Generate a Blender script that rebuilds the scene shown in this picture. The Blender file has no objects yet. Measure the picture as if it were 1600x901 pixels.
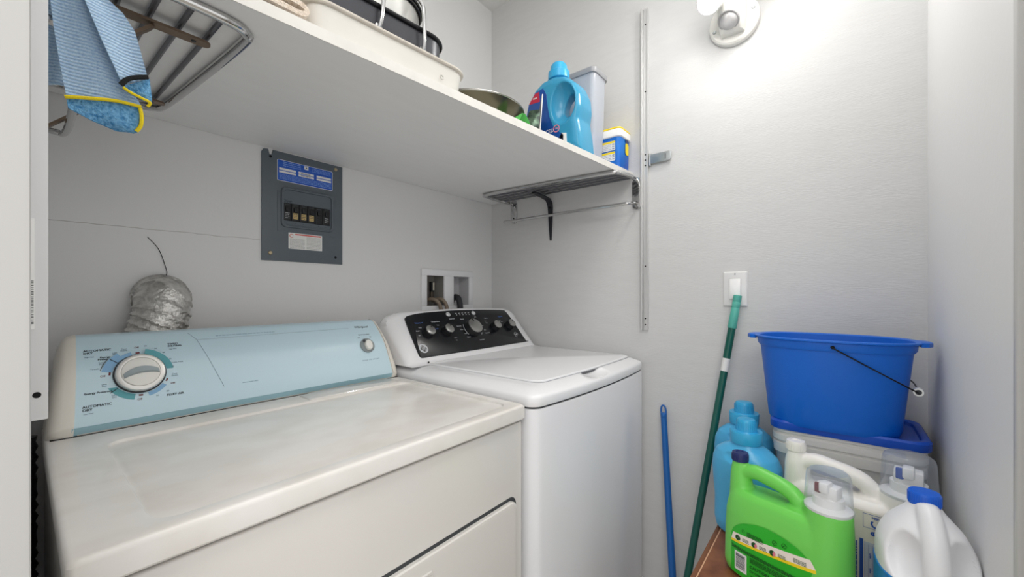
import bpy, bmesh, math, random
from mathutils import Vector, Matrix
random.seed(7)
PI = math.pi
C = bpy.context.scene.collection
SC = bpy.context.scene

# ------------------------------------------------------------------ camera, world, exposure
CAM = Vector((0, 0, 1.176)); TH = 0.6831
cd = bpy.data.cameras.new('camera'); co = bpy.data.objects.new('camera', cd); C.objects.link(co)
co.location = CAM
co.rotation_euler = (PI/2, 0, TH - PI/2)
cd.sensor_width = 36; cd.lens = 628.587/1600*36
cd.shift_y = (459.327-450.5)/1600; cd.clip_start = 0.01
SC.camera = co
W = bpy.data.worlds.new('world'); SC.world = W; W.use_nodes = True
W.node_tree.nodes['Background'].inputs[0].default_value = (1.0, 0.995, 0.985, 1)
W.node_tree.nodes['Background'].inputs[1].default_value = 1.04
SC.view_settings.view_transform = 'Standard'; SC.view_settings.look = 'None'
SC.view_settings.exposure = 0.16; SC.view_settings.gamma = 1
BULB = 100.0
# added fill lamp in the hallway behind the camera, no fixture known
hl = bpy.data.lights.new('hall_fill', 'AREA'); hl.shape = 'DISK'; hl.size = 0.9; hl.energy = 10; hl.color = (1, .97, .93)
ho = bpy.data.objects.new('hall_fill', hl); C.objects.link(ho); ho.location = (-0.9, -0.7, 2.5)
ho.rotation_euler = Vector((-1.3, -0.9, 1.5)).to_track_quat('Z', 'Y').to_euler()

# added unseen fill lamp under the closet ceiling, evens out the light
cl = bpy.data.lights.new('ceiling_fill', 'AREA'); cl.shape = 'RECTANGLE'; cl.size = 0.9; cl.size_y = 0.5; cl.energy = 6.5; cl.color = (1, .985, .96)
cb = bpy.data.objects.new('ceiling_fill', cl); C.objects.link(cb); cb.location = (0.62, 0.18, 2.555)

# ------------------------------------------------------------------ helpers
def lin(h):
    h = h.lstrip('#'); r = []
    for i in (0, 2, 4):
        v = int(h[i:i+2], 16)/255
        r.append(v/12.92 if v <= .04045 else ((v+.055)/1.055)**2.4)
    return (*r, 1)

def mat(name, col, rough=.5, metal=0., bump=0., bscale=200., var=0., vscale=20., trans=0., ior=1.45, emit=0., spec=.5, coat=0., sss=0., stretch=None, alpha=1., col2=None, bdist=.002):
    m = bpy.data.materials.new(name); m.use_nodes = True
    nt = m.node_tree; b = nt.nodes['Principled BSDF']
    c = lin(col) if isinstance(col, str) else col
    b.inputs['Base Color'].default_value = c
    b.inputs['Roughness'].default_value = rough; b.inputs['Metallic'].default_value = metal
    b.inputs['IOR'].default_value = ior; b.inputs['Transmission Weight'].default_value = trans
    b.inputs['Specular IOR Level'].default_value = spec; b.inputs['Coat Weight'].default_value = coat
    b.inputs['Alpha'].default_value = alpha
    if sss: b.inputs['Subsurface Weight'].default_value = sss; b.inputs['Subsurface Radius'].default_value = (.02, .02, .02)
    if emit:
        b.inputs['Emission Color'].default_value = c; b.inputs['Emission Strength'].default_value = emit
    if bump or var:
        tc = nt.nodes.new('ShaderNodeTexCoord'); src = tc.outputs['Object']
        if stretch:
            mp = nt.nodes.new('ShaderNodeMapping'); mp.inputs['Scale'].default_value = stretch
            nt.links.new(src, mp.inputs[0]); src = mp.outputs[0]
    if bump:
        n = nt.nodes.new('ShaderNodeTexNoise'); n.inputs['Scale'].default_value = bscale; n.inputs['Detail'].default_value = 3
        nt.links.new(src, n.inputs['Vector'])
        bp = nt.nodes.new('ShaderNodeBump'); bp.inputs['Strength'].default_value = bump; bp.inputs['Distance'].default_value = bdist
        nt.links.new(n.outputs['Fac'], bp.inputs['Height']); nt.links.new(bp.outputs[0], b.inputs['Normal'])
    if var:
        n = nt.nodes.new('ShaderNodeTexNoise'); n.inputs['Scale'].default_value = vscale; n.inputs['Detail'].default_value = 4
        nt.links.new(src, n.inputs['Vector'])
        mx = nt.nodes.new('ShaderNodeMixRGB'); mx.inputs[1].default_value = c
        mx.inputs[2].default_value = lin(col2) if col2 else tuple(x*(1-var) for x in c[:3])+(1,)
        cr = nt.nodes.new('ShaderNodeMapRange'); cr.inputs[1].default_value = .4; cr.inputs[2].default_value = .7
        nt.links.new(n.outputs['Fac'], cr.inputs[0]); nt.links.new(cr.outputs[0], mx.inputs[0])
        nt.links.new(mx.outputs[0], b.inputs['Base Color'])
    return m

def V(*a): return Vector(a)
def tag(o, label, cat=None, group=None):
    o['label'] = label
    if cat: o['category'] = cat
    if group: o['group'] = group
    return o
def thing(name, label, cat, loc=(0, 0, 0), rotz=0, group=None, rot=None):
    o = bpy.data.objects.new(name, None); C.objects.link(o); o.empty_display_size = .05
    o.location = loc; o.rotation_euler = rot if rot else (0, 0, rotz)
    return tag(o, label, cat, group)
def link(name, bm, m, parent=None, smooth=.6, world=True, label=None):
    """one mesh object; with world=True the verts are in world coordinates and are moved into the parent's frame"""
    me = bpy.data.meshes.new(name)
    if isinstance(bm, bpy.types.Mesh): me = bm
    else:
        bmesh.ops.recalc_face_normals(bm, faces=bm.faces[:])
        bm.to_mesh(me); bm.free()
    me.materials.clear(); me.materials.append(m)
    if smooth:
        me.shade_smooth(); me.set_sharp_from_angle(angle=smooth)
    o = bpy.data.objects.new(name, me); C.objects.link(o)
    if parent:
        o.parent = parent
        if world:
            M = Matrix.Identity(4); p = parent
            while p: M = Matrix.LocRotScale(p.location, p.rotation_euler.to_quaternion(), None) @ M; p = p.parent
            me.transform(M.inverted())
    if label: o['label'] = label
    return o
def struct(name, bm, m, label=None):
    o = link(name, bm, m, smooth=.5); o['kind'] = 'structure'
    if label: o['label'] = label
    return o
def NB(): return bmesh.new()
def add(bm, b2, M=None):
    me = bpy.data.meshes.new('t'); b2.to_mesh(me); b2.free()
    if M: me.transform(M)
    bm.from_mesh(me); bpy.data.meshes.remove(me); return bm
def box(bm, x0, x1, y0, y1, z0, z1, bev=0., seg=2, M=None):
    b = NB(); bmesh.ops.create_cube(b, size=1)
    for v in b.verts: v.co = V(x0+(v.co.x+.5)*(x1-x0), y0+(v.co.y+.5)*(y1-y0), z0+(v.co.z+.5)*(z1-z0))
    if bev: bmesh.ops.bevel(b, geom=b.edges[:], offset=bev, segments=seg, profile=.5, affect='EDGES')
    return add(bm, b, M)
def loft(bm, secs, cap=True, closed=True, loop=False):
    R = [[bm.verts.new(p) for p in s] for s in secs]; n = len(R[0])
    pairs = list(zip(R, R[1:])) + ([(R[-1], R[0])] if loop else [])
    for a, b in pairs:
        for i in range(n if closed else n-1):
            j = (i+1) % n
            try: bm.faces.new((a[i], a[j], b[j], b[i]))
            except ValueError: pass
    if cap and not loop:
        for r in (R[0], R[-1]):
            try: bm.faces.new(r)
            except ValueError: pass
    return bm
def rrect(cx, cy, hx, hy, r, k=5):
    r = min(r, hx*.999, hy*.999); P = []
    for sx, sy, a0 in ((1, 1, 0), (-1, 1, 90), (-1, -1, 180), (1, -1, 270)):
        for i in range(k+1):
            a = math.radians(a0+90*i/k)
            P.append((cx+sx*(hx-r)+r*math.cos(a), cy+sy*(hy-r)+r*math.sin(a)))
    return P
def sup(cx, cy, a, b, n=2.6, N=40):
    P = []
    for i in range(N):
        t = 2*PI*i/N; c, s = math.cos(t), math.sin(t)
        P.append((cx+a*math.copysign(abs(c)**(2/n), c), cy+b*math.copysign(abs(s)**(2/n), s)))
    return P
def at(P, z): return [V(x, y, z) for x, y in P]
def lathe(bm, prof, M=None, N=32):
    b = NB(); secs = [[V(r*math.cos(2*PI*i/N), r*math.sin(2*PI*i/N), z) for i in range(N)] for r, z in prof]
    loft(b, secs); return add(bm, b, M)
def frame(org, z, x=None):
    z = V(*z).normalized(); x = V(*x) if x else (V(0, 0, 1) if abs(z.z) < .9 else V(1, 0, 0))
    y = z.cross(x).normalized(); x = y.cross(z)
    M = Matrix((x, y, z)).transposed().to_4x4(); M.translation = V(*org); return M
def spline(pts, n=6):
    P = [V(*p) for p in pts]; out = []
    for i in range(len(P)-1):
        a, b, c, d = P[max(i-1, 0)], P[i], P[i+1], P[min(i+2, len(P)-1)]
        for k in range(n):
            t = k/n
            out.append(.5*((2*b)+(c-a)*t+(2*a-5*b+4*c-d)*t*t+(3*b-a-3*c+d)*t**3))
    return out+[P[-1]]
def tube(bm, pts, r, N=10, sm=0, cap=True, flat=1., up=None):
    P = spline(pts, sm) if sm else [V(*p) for p in pts]
    rf = r if callable(r) else (lambda t: r)
    T = [(P[min(i+1, len(P)-1)]-P[max(i-1, 0)]).normalized() for i in range(len(P))]
    u = V(*up) if up else (V(0, 0, 1) if abs(T[0].z) < .9 else V(1, 0, 0))
    u = (u-T[0]*u.dot(T[0])).normalized(); secs = []
    for i, p in enumerate(P):
        u = (u-T[i]*u.dot(T[i])).normalized(); w = T[i].cross(u); rr = rf(i/(len(P)-1))
        secs.append([p+(u*math.cos(2*PI*k/N)*flat+w*math.sin(2*PI*k/N))*rr for k in range(N)])
    return loft(bm, secs, cap)
def prism(bm, poly, d0, d1, M, bev=0.):
    """polygon (x,y) extruded from d0 to d1 along local z of M"""
    b = NB(); lo = [b.verts.new((x, y, d0)) for x, y in poly]; hi = [b.verts.new((x, y, d1)) for x, y in poly]; n = len(poly)
    b.faces.new(lo[::-1]); top = b.faces.new(hi)
    for i in range(n): b.faces.new((lo[i], lo[(i+1) % n], hi[(i+1) % n], hi[i]))
    if bev: bmesh.ops.bevel(b, geom=list(top.edges), offset=bev, segments=2, profile=.5, affect='EDGES')
    return add(bm, b, M)
def basis(org, x, y):
    x = V(*x).normalized(); y = V(*y).normalized(); z = x.cross(y).normalized()
    M = Matrix((x, y, z)).transposed().to_4x4(); M.translation = V(*org); return M
def text(bm, s, M, size, x=0, y=0, bold=0., shear=0., align='CENTER', lift=.0004, sx=1., ls=.9, rot=0):
    cu = bpy.data.curves.new('t', 'FONT'); cu.body = s; cu.size = size; cu.align_x = align; cu.align_y = 'CENTER'
    cu.offset = bold*size; cu.shear = shear; cu.resolution_u = 2; cu.space_line = ls; cu.extrude = .00012
    ob = bpy.data.objects.new('t', cu); me = bpy.data.meshes.new_from_object(ob)
    me.transform(M @ Matrix.Translation((x, y, lift)) @ Matrix.Rotation(rot, 4, 'Z') @ Matrix.Diagonal((sx, 1, 1, 1)))
    bm.from_mesh(me); bpy.data.objects.remove(ob); bpy.data.curves.remove(cu); bpy.data.meshes.remove(me); return bm
def dash(bm, M, x, y, w, h, lift=.0003):
    return prism(bm, [(x-w/2, y-h/2), (x+w/2, y-h/2), (x+w/2, y+h/2), (x-w/2, y+h/2)], 0, lift, M)
def greek(bm, M, x0, x1, y0, y1, rows, h, seed=1, lift=.0003):
    """rows of unreadably small print: little word-long dashes"""
    R = random.Random(seed)
    for k in range(rows):
        y = y1-(k+.5)*(y1-y0)/rows; x = x0
        while x < x1-h:
            w = min(R.uniform(2, 7)*h, x1-x); dash(bm, M, x+w/2, y, w, h, lift); x += w+h*.8
    return bm
def arc(bm, M, r0, r1, a0, a1, lift=.0005, n=14):
    P = [(r1*math.cos(math.radians(a0+(a1-a0)*i/n)), r1*math.sin(math.radians(a0+(a1-a0)*i/n))) for i in range(n+1)]
    P += [(r0*math.cos(math.radians(a1-(a1-a0)*i/n)), r0*math.sin(math.radians(a1-(a1-a0)*i/n))) for i in range(n+1)]
    return prism(bm, P, 0, lift, M)
def solid(bm, cuts=(), voxel=0., sm=0, sub=0, it=0.5):
    """booleans + voxel remesh + smoothing -> a new mesh"""
    me = bpy.data.meshes.new('t'); bmesh.ops.recalc_face_normals(bm, faces=bm.faces[:]); bm.to_mesh(me); bm.free()
    o = bpy.data.objects.new('t', me); C.objects.link(o); tmp = [o]
    if voxel:
        md = o.modifiers.new('r', 'REMESH'); md.mode = 'VOXEL'; md.voxel_size = voxel
    for cb in cuts:
        cm = bpy.data.meshes.new('c'); bmesh.ops.recalc_face_normals(cb, faces=cb.faces[:]); cb.to_mesh(cm); cb.free()
        c = bpy.data.objects.new('c', cm); C.objects.link(c); tmp.append(c)
        md = o.modifiers.new('b', 'BOOLEAN'); md.operation = 'DIFFERENCE'; md.object = c; md.solver = 'EXACT'
    if voxel and cuts:
        md = o.modifiers.new('r', 'REMESH'); md.mode = 'VOXEL'; md.voxel_size = voxel
    if sm:
        md = o.modifiers.new('s', 'SMOOTH'); md.factor = it; md.iterations = sm
    dg = bpy.context.evaluated_depsgraph_get(); dg.update()
    out = bpy.data.meshes.new_from_object(o.evaluated_get(dg), depsgraph=dg)
    for t in tmp:
        d = t.data; bpy.data.objects.remove(t); bpy.data.meshes.remove(d)
    return out
def ball(bm, c, r, s=(1, 1, 1), M=None, u=24, v=14):
    b = NB(); bmesh.ops.create_uvsphere(b, u_segments=u, v_segments=v, radius=r)
    for q in b.verts: q.co = V(q.co.x*s[0]+c[0], q.co.y*s[1]+c[1], q.co.z*s[2]+c[2])
    return add(bm, b, M)
def screw(parent, p, n, m, r=.005, name='screw'):
    bm = NB(); lathe(bm, [(r*.3, 0), (r, 0), (r, r*.25), (r*.75, r*.55), (.0005, r*.6)], frame(p, n), 16)
    return link(name, bm, m, parent)

# ------------------------------------------------------------------ materials
WALL = mat('painted wall', '#dddddd', .55, bump=.12, bscale=90, var=.03, vscale=3, bdist=.004)
def wall_far_mat():
    m = mat('painted panelling', '#d3d3d3', .45, bump=.13, bscale=14, var=.03, vscale=2.5, stretch=(4, 4, 22), bdist=.004); return m
WALLF = wall_far_mat()
def cracked():
    m = mat('painted plasterboard with hairline crack', '#e0e0e0', .55, bump=.1, bscale=90, bdist=.003)
    nt = m.node_tree; b = nt.nodes['Principled BSDF']
    tc = nt.nodes.new('ShaderNodeTexCoord'); sx = nt.nodes.new('ShaderNodeSeparateXYZ'); nt.links.new(tc.outputs['Object'], sx.inputs[0])
    nz = nt.nodes.new('ShaderNodeTexNoise'); nz.inputs['Scale'].default_value = 14; nt.links.new(tc.outputs['Object'], nz.inputs['Vector'])
    def mth(op, a, bb):
        n = nt.nodes.new('ShaderNodeMath'); n.operation = op
        for i, q in enumerate((a, bb)):
            if isinstance(q, (int, float)): n.inputs[i].default_value = q
            elif q is not None: nt.links.new(q, n.inputs[i])
        return n.outputs[0]
    dz = mth('SUBTRACT', sx.outputs[2], mth('ADD', 1.3325, mth('MULTIPLY', nz.outputs['Fac'], .012)))
    near = mth('LESS_THAN', mth('ABSOLUTE', dz, None), .0009)
    mask = mth('MULTIPLY', near, mth('LESS_THAN', sx.outputs[0], .455))
    mx = nt.nodes.new('ShaderNodeMixRGB'); nt.links.new(mask, mx.inputs[0])
    mx.inputs[1].default_value = lin('#e0e0e0'); mx.inputs[2].default_value = lin('#bdbbb9')
    nt.links.new(mx.outputs[0], b.inputs['Base Color']); return m
CEIL = mat('ceiling paint', '#e2e2e0', .7)
FLOOR = mat('floor vinyl', '#b9b2a8', .5, var=.2, vscale=8)
TRIM = mat('white trim paint', '#c7c6c4', .35, bump=.06, bscale=30)
SHELFM = mat('painted shelf', '#efefef', .5, bump=.1, bscale=40, stretch=(1, 6, 6), var=.02, vscale=6)
SHELFE = mat('white shelf edge', '#dfddd8', .5, var=.06, vscale=30)
DRY = mat('shaded almond white enamel', '#d8d4cf', .28, bump=.03, bscale=500, coat=.3)  # cabinet toned below the top panel, its front shade put in the colour
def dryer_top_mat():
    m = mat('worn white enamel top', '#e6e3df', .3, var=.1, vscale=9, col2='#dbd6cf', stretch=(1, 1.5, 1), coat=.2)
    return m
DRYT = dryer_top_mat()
CREAM = mat('aged cream plastic', '#e9e4da', .4)
BLUEC = mat('pale blue console', '#c6dfe9', .3, spec=.6)
BLUED = mat('shaded blue console lip', '#9fc6d2', .3)  # lip's downward shade mixed into a darker blue
INK = mat('dark print', '#2c3640', .6); INKL = mat('grey print', '#6c8796', .6)
TEAL = mat('teal print', '#58a2ab', .45); PERI = mat('periwinkle print', '#84b1d6', .45)
REDP = mat('dark red print', '#6e1f26', .5)
CHROME = mat('chrome', '#c8c8c8', .13, 1.); STEEL = mat('brushed steel', '#b9b9b6', .3, 1., bump=.05, bscale=60, stretch=(1, 1, 20))
STEELD = mat('worn grey steel rod', '#75757a', .32, .9)
KNOBW = mat('ivory knob', '#e7e6e0', .25); KNOBG = mat('grey knob grip', '#97a2a6', .35)
WASH = mat('shaded white washer enamel', '#dadadd', .25, coat=.3); WASHG = mat('white washer plastic', '#ececee', .22, coat=.3)  # cabinet front's shade is mixed into its darker white; top stays lighter
BLACKG = mat('gloss black panel', '#121418', .22, spec=.5); BLACKP = mat('black plastic', '#16171a', .4)
WHITEP = mat('white print', '#c9ccd0', .6); BLUEP = mat('blue print', '#5b86d8', .6)
DARK = mat('dark void', '#090a0c', .9); DARKG = mat('dark gasket', '#3b3d40', .7)
PANEL = mat('grey breaker panel enamel', '#5d666d', .38, var=.06, vscale=18)
PANELD = mat('grey breaker recess', '#59636b', .4)
LBLUE = mat('blue label', '#1d4fb4', .4, var=.25, vscale=90, col2='#2f66c8', stretch=(1, 1, 5)); LWHITE = mat('white label', '#e6e6e4', .5)
REDW = mat('red print', '#d0453c', .5); BRASS = mat('brass screw', '#b8a98a', .35, .8); GOLD = mat('yellowed label print', '#cdb277', .5)
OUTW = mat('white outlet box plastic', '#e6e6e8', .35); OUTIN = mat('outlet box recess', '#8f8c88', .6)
HOSE = mat('braided hose', '#8a7c6c', .5, .3, bump=.4, bscale=400); RUBBER = mat('black rubber', '#26272c', .55)
def foil():
    m = mat('aluminium foil', '#e0deda', .38, .85, bump=.9, bscale=130, var=.3, vscale=60, bdist=.004); return m
FOIL = foil()
IRON = mat('dark iron bracket', '#34353a', .45, .6); BROWNI = mat('brown steel bracket', '#7c6a59', .42, .6)
GALV = mat('galvanised steel', '#b7bcbd', .35, .85, var=.15, vscale=60)
STRIPM = mat('painted metal strip', '#d9d9da', .35); STRIPG = mat('satin aluminium strip', '#d2d2d2', .32, .35)
LAMPW = mat('white lamp plastic', '#ecebe6', .35); LENS = mat('grey sensor lens', '#bdbcbd', .3)
BULBM = mat('lit bulb', (1, .97, .92, 1), .3, emit=BULB)
PLATE = mat('white switch plate', '#e4e4e4', .3); ROCK = mat('white rocker', '#ededed', .25)
GREENP = mat('dark green enamelled pole', '#17594e', .3); TEALP = mat('teal plastic grip', '#58b3a4', .4)
BLUEPOLE = mat('blue plastic pole', '#1f63ad', .35)
TABLE = mat('mottled brown laminate', '#8f5a3c', .4, var=.5, vscale=18, col2='#6b3c26', bump=.1, bscale=60); TABLEE = mat('worn pale edge', '#d9a987', .5); TABLEB = mat('brown table edge', '#7d4f33', .45)
BUCKET = mat('royal blue bucket plastic', '#0565cf', .38, var=.06, vscale=8, bump=.03, bscale=200); LIDB = mat('deep blue lid', '#0d4cb8', .35)
TUBW = mat('translucent white tub', '#dcdad6', .45, sss=.2)
WIRE = mat('black wire', '#1c1c20', .4, .5)
GREEN = mat('green bottle plastic', '#72d05a', .3, sss=.15); GREENL = mat('green label', '#2bb52c', .4, var=.15, vscale=12); NAVY = mat('navy cap', '#1c2a63', .3)
YEL = mat('yellow print', '#f2d722', .5); CREAMP = mat('pale label band', '#efe6dc', .5); DGREEN = mat('dark green print', '#0f4d1c', .6); PINK = mat('pink print', '#d87c8c', .6)
WJUG = mat('white jug plastic', '#eeebe6', .3, sss=.1); JUGLAB = mat('cream back label', '#e4dfd0', .45); JBLUE = mat('blue print block', '#2350a5', .5); JGREY = mat('grey print block', '#c3c9d2', .5)
BLEACH = mat('translucent white jug', '#e6e7ea', .3, sss=.35); CAPB = mat('bright blue cap', '#1460d2', .32); BLAB = mat('deep blue label', '#1a66b4', .35, var=.4, vscale=14, col2='#1489c4')
SOFT = mat('sky blue bottle plastic', '#4fb0e0', .28, sss=.1); SOFTC = mat('cyan cap plastic', '#38a9da', .3)
def clear_mat(name, tint, k):
    m = bpy.data.materials.new(name); m.use_nodes = True; nt = m.node_tree; nt.nodes.remove(nt.nodes['Principled BSDF'])
    out = nt.nodes['Material Output']; tr = nt.nodes.new('ShaderNodeBsdfTransparent'); tr.inputs[0].default_value = lin(tint)
    gl = nt.nodes.new('ShaderNodeBsdfGlossy'); gl.inputs[1].default_value = .1; df = nt.nodes.new('ShaderNodeBsdfTranslucent'); df.inputs[0].default_value = lin('#f2f5fa')
    d2 = nt.nodes.new('ShaderNodeBsdfDiffuse'); d2.inputs[0].default_value = lin('#f0f3f8'); md = nt.nodes.new('ShaderNodeMixShader'); md.inputs[0].default_value = .6
    lw = nt.nodes.new('ShaderNodeLayerWeight'); lw.inputs[0].default_value = .25; mr = nt.nodes.new('ShaderNodeMath'); mr.operation = 'MULTIPLY'; mr.inputs[1].default_value = .55
    m1 = nt.nodes.new('ShaderNodeMixShader'); m2 = nt.nodes.new('ShaderNodeMixShader'); m2.inputs[0].default_value = k
    nt.links.new(lw.outputs['Facing'], mr.inputs[0]); nt.links.new(mr.outputs[0], m1.inputs[0]); nt.links.new(tr.outputs[0], m1.inputs[1]); nt.links.new(gl.outputs[0], m1.inputs[2])
    nt.links.new(df.outputs[0], md.inputs[1]); nt.links.new(d2.outputs[0], md.inputs[2])
    nt.links.new(m1.outputs[0], m2.inputs[1]); nt.links.new(md.outputs[0], m2.inputs[2]); nt.links.new(m2.outputs[0], out.inputs[0]); return m
CLEAR = clear_mat('clear cup plastic', '#f8fbff', .10); MILKY = clear_mat('milky container plastic', '#f2f5fb', .55)
GREYL = mat('grey container lid', '#9b9ca0', .4)
DETB = mat('aqua detergent bottle plastic', '#3897be', .25, sss=.12); DETL = mat('dark blue detergent label', '#174f9c', .35, var=.3, vscale=10, col2='#0f3f86')
WIPE = mat('bright blue tub', '#1879d6', .35, var=.5, vscale=9, col2='#0f4fb4'); WIPEL = mat('white tub lid band', '#f0f0ee', .35)
PANW = mat('white enamel', '#e6e3dc', .25, var=.05, vscale=10); PANR = mat('worn enamel rim', '#cfc8bd', .35, var=.25, vscale=40)
ROAST = mat('dark nonstick', '#4a4b50', .3, .4); ROASTR = mat('black rolled rim', '#1c1c1f', .25, .3)
WOK = mat('dark steel with reflection tint', '#66614f', .22, .8); WOKR = mat('wok rim', '#b5b4ae', .25, .9)  # yellowish reflection on the bowl is painted into its base colour
def cloth(name, col, col2, sc=260, b=.8):
    return mat(name, col, .95, bump=b, bscale=sc, var=.3, vscale=sc*.6, col2=col2, spec=.1, bdist=.004)
BEIGE = cloth('beige terry', '#e9ddcf', '#d3c2b0', 300, .9)
def waffle():
    m = mat('blue waffle microfibre', '#a9c3dc', .95, spec=.1); nt = m.node_tree; b = nt.nodes['Principled BSDF']
    tc = nt.nodes.new('ShaderNodeTexCoord'); w = nt.nodes.new('ShaderNodeTexWave'); w.inputs['Scale'].default_value = 75; w.inputs['Distortion'].default_value = 1.5; w.bands_direction = 'Z'
    nt.links.new(tc.outputs['Object'], w.inputs['Vector'])
    n = nt.nodes.new('ShaderNodeTexNoise'); n.inputs['Scale'].default_value = 500; nt.links.new(tc.outputs['Object'], n.inputs['Vector'])
    mx = nt.nodes.new('ShaderNodeMixRGB'); mx.inputs[1].default_value = lin('#98b6d4'); mx.inputs[2].default_value = lin('#b6cde2'); nt.links.new(w.outputs['Fac'], mx.inputs[0])
    mx2 = nt.nodes.new('ShaderNodeMixRGB'); mx2.blend_type = 'OVERLAY'; mx2.inputs[0].default_value = .5; nt.links.new(mx.outputs[0], mx2.inputs[1]); nt.links.new(n.outputs['Fac'], mx2.inputs[2])
    nt.links.new(mx2.outputs[0], b.inputs['Base Color'])
    bp = nt.nodes.new('ShaderNodeBump'); bp.inputs['Strength'].default_value = .5; bp.inputs['Distance'].default_value = .002; nt.links.new(w.outputs['Fac'], bp.inputs['Height']); nt.links.new(bp.outputs[0], b.inputs['Normal'])
    return m
WAFF = waffle(); FLUFF = cloth('blue fluffy microfibre', '#7db4dc', '#3f7fb4', 420, 1.); YTRIM = mat('yellow overlock trim', '#e8cf1e', .8, bump=.5, bscale=700); BTRIM = mat('black overlock trim', '#17181a', .9, bump=.5, bscale=700)

# ------------------------------------------------------------------ the setting
B, L, R, H = 1.337, 1.483, -.177, 2.575
bm = NB(); box(bm, -.15, L+.1, B, B+.1, 0, H); bays = []
for a, b in ((1.073, 1.167), (1.222, 1.318)):
    c = NB(); box(c, a-.003, b+.003, B-.05, B+.066, 1.124, 1.257); bays.append(c)
struct('wall_back', solid(bm, bays), cracked())
bm = NB(); box(bm, L, L+.1, R-.1, B, 0, H); struct('wall_far', bm, WALLF)
bm = NB(); box(bm, .80, L, R-.1, R, 0, H); struct('wall_right', bm, mat('white painted wall', '#e9e9e9', .5, bump=.1, bscale=90, bdist=.003))
bm = NB(); box(bm, -.15, -.006, .53, B, 0, H); struct('wall_left', bm, WALL)
bm = NB(); box(bm, -2.2, L+.1, -2.2, B+.1, -.05, 0); struct('floor', bm, FLOOR)
bm = NB(); box(bm, -.16, L+.1, R-.1, B+.1, H, H+.05); struct('ceiling', bm, CEIL)
# left jamb and casing close to the camera
bm = NB(); box(bm, -.17, .0062, .455, .54, 0, H, .003); struct('trim_1', bm, TRIM, 'white painted door jamb at the left edge of the photo')
# right casing: flat board with a rounded bead
bm = NB()
box(bm, .70, .8005, R-.1, R-.006, 0, H, .004); box(bm, .795, .8115, R-.1, R+.0035, 0, H, .0035); struct('trim_2', bm, TRIM, 'white door casing bead at the right edge of the photo')
bm = NB(); box(bm, L-.014, L, .548, B, 0, .118, .004); struct('baseboard_far', bm, TRIM)

# ------------------------------------------------------------------ shelf
def edgeY(x): return .7225-.0766*x
sh = thing('wall_shelf', 'long white painted board shelf above the washer and dryer', 'shelf', (.74, 1.0, 1.618))
bm = NB(); x0, x1 = -.003, 1.481
prism(bm, [(x0, edgeY(x0)+.002), (x1, edgeY(x1)+.002), (x1, B-.002), (x0, B-.002)], 1.618, 1.638, Matrix.Identity(4)); link('board', bm, SHELFM, sh)
bm = NB(); prism(bm, [(x0, edgeY(x0)), (x1, edgeY(x1)), (x1, edgeY(x1)+.002), (x0, edgeY(x0)+.002)], 1.6178, 1.6382, Matrix.Identity(4)); link('edge_band', bm, SHELFE, sh, label='brighter white front edge of shelf')

# ------------------------------------------------------------------ towel racks (chrome) and brackets
def plate_x(bm, x, y, z0, z1, w, t=.005, s=-1):
    P = [(y+a, b) for a, b in rrect(0, (z0+z1)/2, w/2, (z1-z0)/2, w*.45)]
    M = basis((x, 0, 0), (0, -1, 0), (0, 0, 1)) if s < 0 else basis((x, 0, 0), (0, 1, 0), (0, 0, 1))
    return prism(bm, [((-a if s < 0 else a), b) for a, b in P], 0, t, M, .0015)
def rack(wall, s, pts, rungs, plates, bar, label, loc):
    t = thing('towel_rack', label, 'rack', loc)
    bm = NB(); tube(bm, pts, .0078, 12, 6); link('outer_frame', bm, CHROME, t)
    for a, b in rungs:
        bm = NB(); tube(bm, [a, b], .0042, 8); link('rung', bm, STEELD, t)
    for y, z0, z1 in plates:
        bm = NB(); plate_x(bm, wall, y, z0, z1, .036, .006, s); p = link('wall_plate', bm, CHROME, t)
        for z in (z0+.025, z1-.025):
            bm = NB(); lathe(bm, [(.0004, 0), (.004, 0), (.004, .0015), (.0004, .002)], frame((wall+s*.0062, y, z), (s, 0, 0)), 12); link('screw', bm, DARKG, p)
    bm = NB(); tube(bm, bar, .0062, 10, 6); link('towel_bar', bm, CHROME, t)
    return t
zr = 1.6095
rack(L, -1, [(L-.004, 1.222, zr), (1.40, 1.222, zr), (1.318, 1.215, zr), (1.291, 1.18, zr), (1.31, .90, zr), (1.334, .65, zr), (1.352, .612, zr), (1.40, .597, zr), (L-.004, .597, zr)],
     [((1.330+.037*i, 1.218, zr+.002), (1.362+.03*i, .602, zr+.002)) for i in range(4)],
     [(1.192, 1.508, 1.617), (.594, 1.497, 1.617)],
     [(L-.004, 1.192, 1.518), (1.43, 1.192, 1.512), (1.412, 1.17, 1.506), (1.41, .9, 1.507), (1.412, .63, 1.508), (1.43, .602, 1.512), (L-.004, .594, 1.516)],
     'chrome towel rack with lower bar on the far wall, under the right shelf end', (L, .9, 1.55))
rack(-.006, 1, [(-.002, .752, zr), (.12, .750, zr), (.21, .752, zr), (.240, .768, zr), (.246, .80, zr), (.232, 1.0, zr), (.214, 1.20, zr), (.198, 1.236, zr), (.16, 1.25, zr), (-.002, 1.252, zr)],
     [((.02+.037*i, .756, zr+.002), (.018+.0345*i, 1.246, zr+.002)) for i in range(6)],
     [(.752, 1.50, 1.617), (1.252, 1.50, 1.617)],
     [(-.002, .752, 1.515), (.045, .754, 1.51), (.062, .78, 1.507), (.062, 1.0, 1.507), (.062, 1.22, 1.507), (.045, 1.25, 1.51), (-.002, 1.252, 1.515)],
     'chrome towel rack under the left shelf end with a blue cloth hung on it', (0, 1.0, 1.55))
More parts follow.
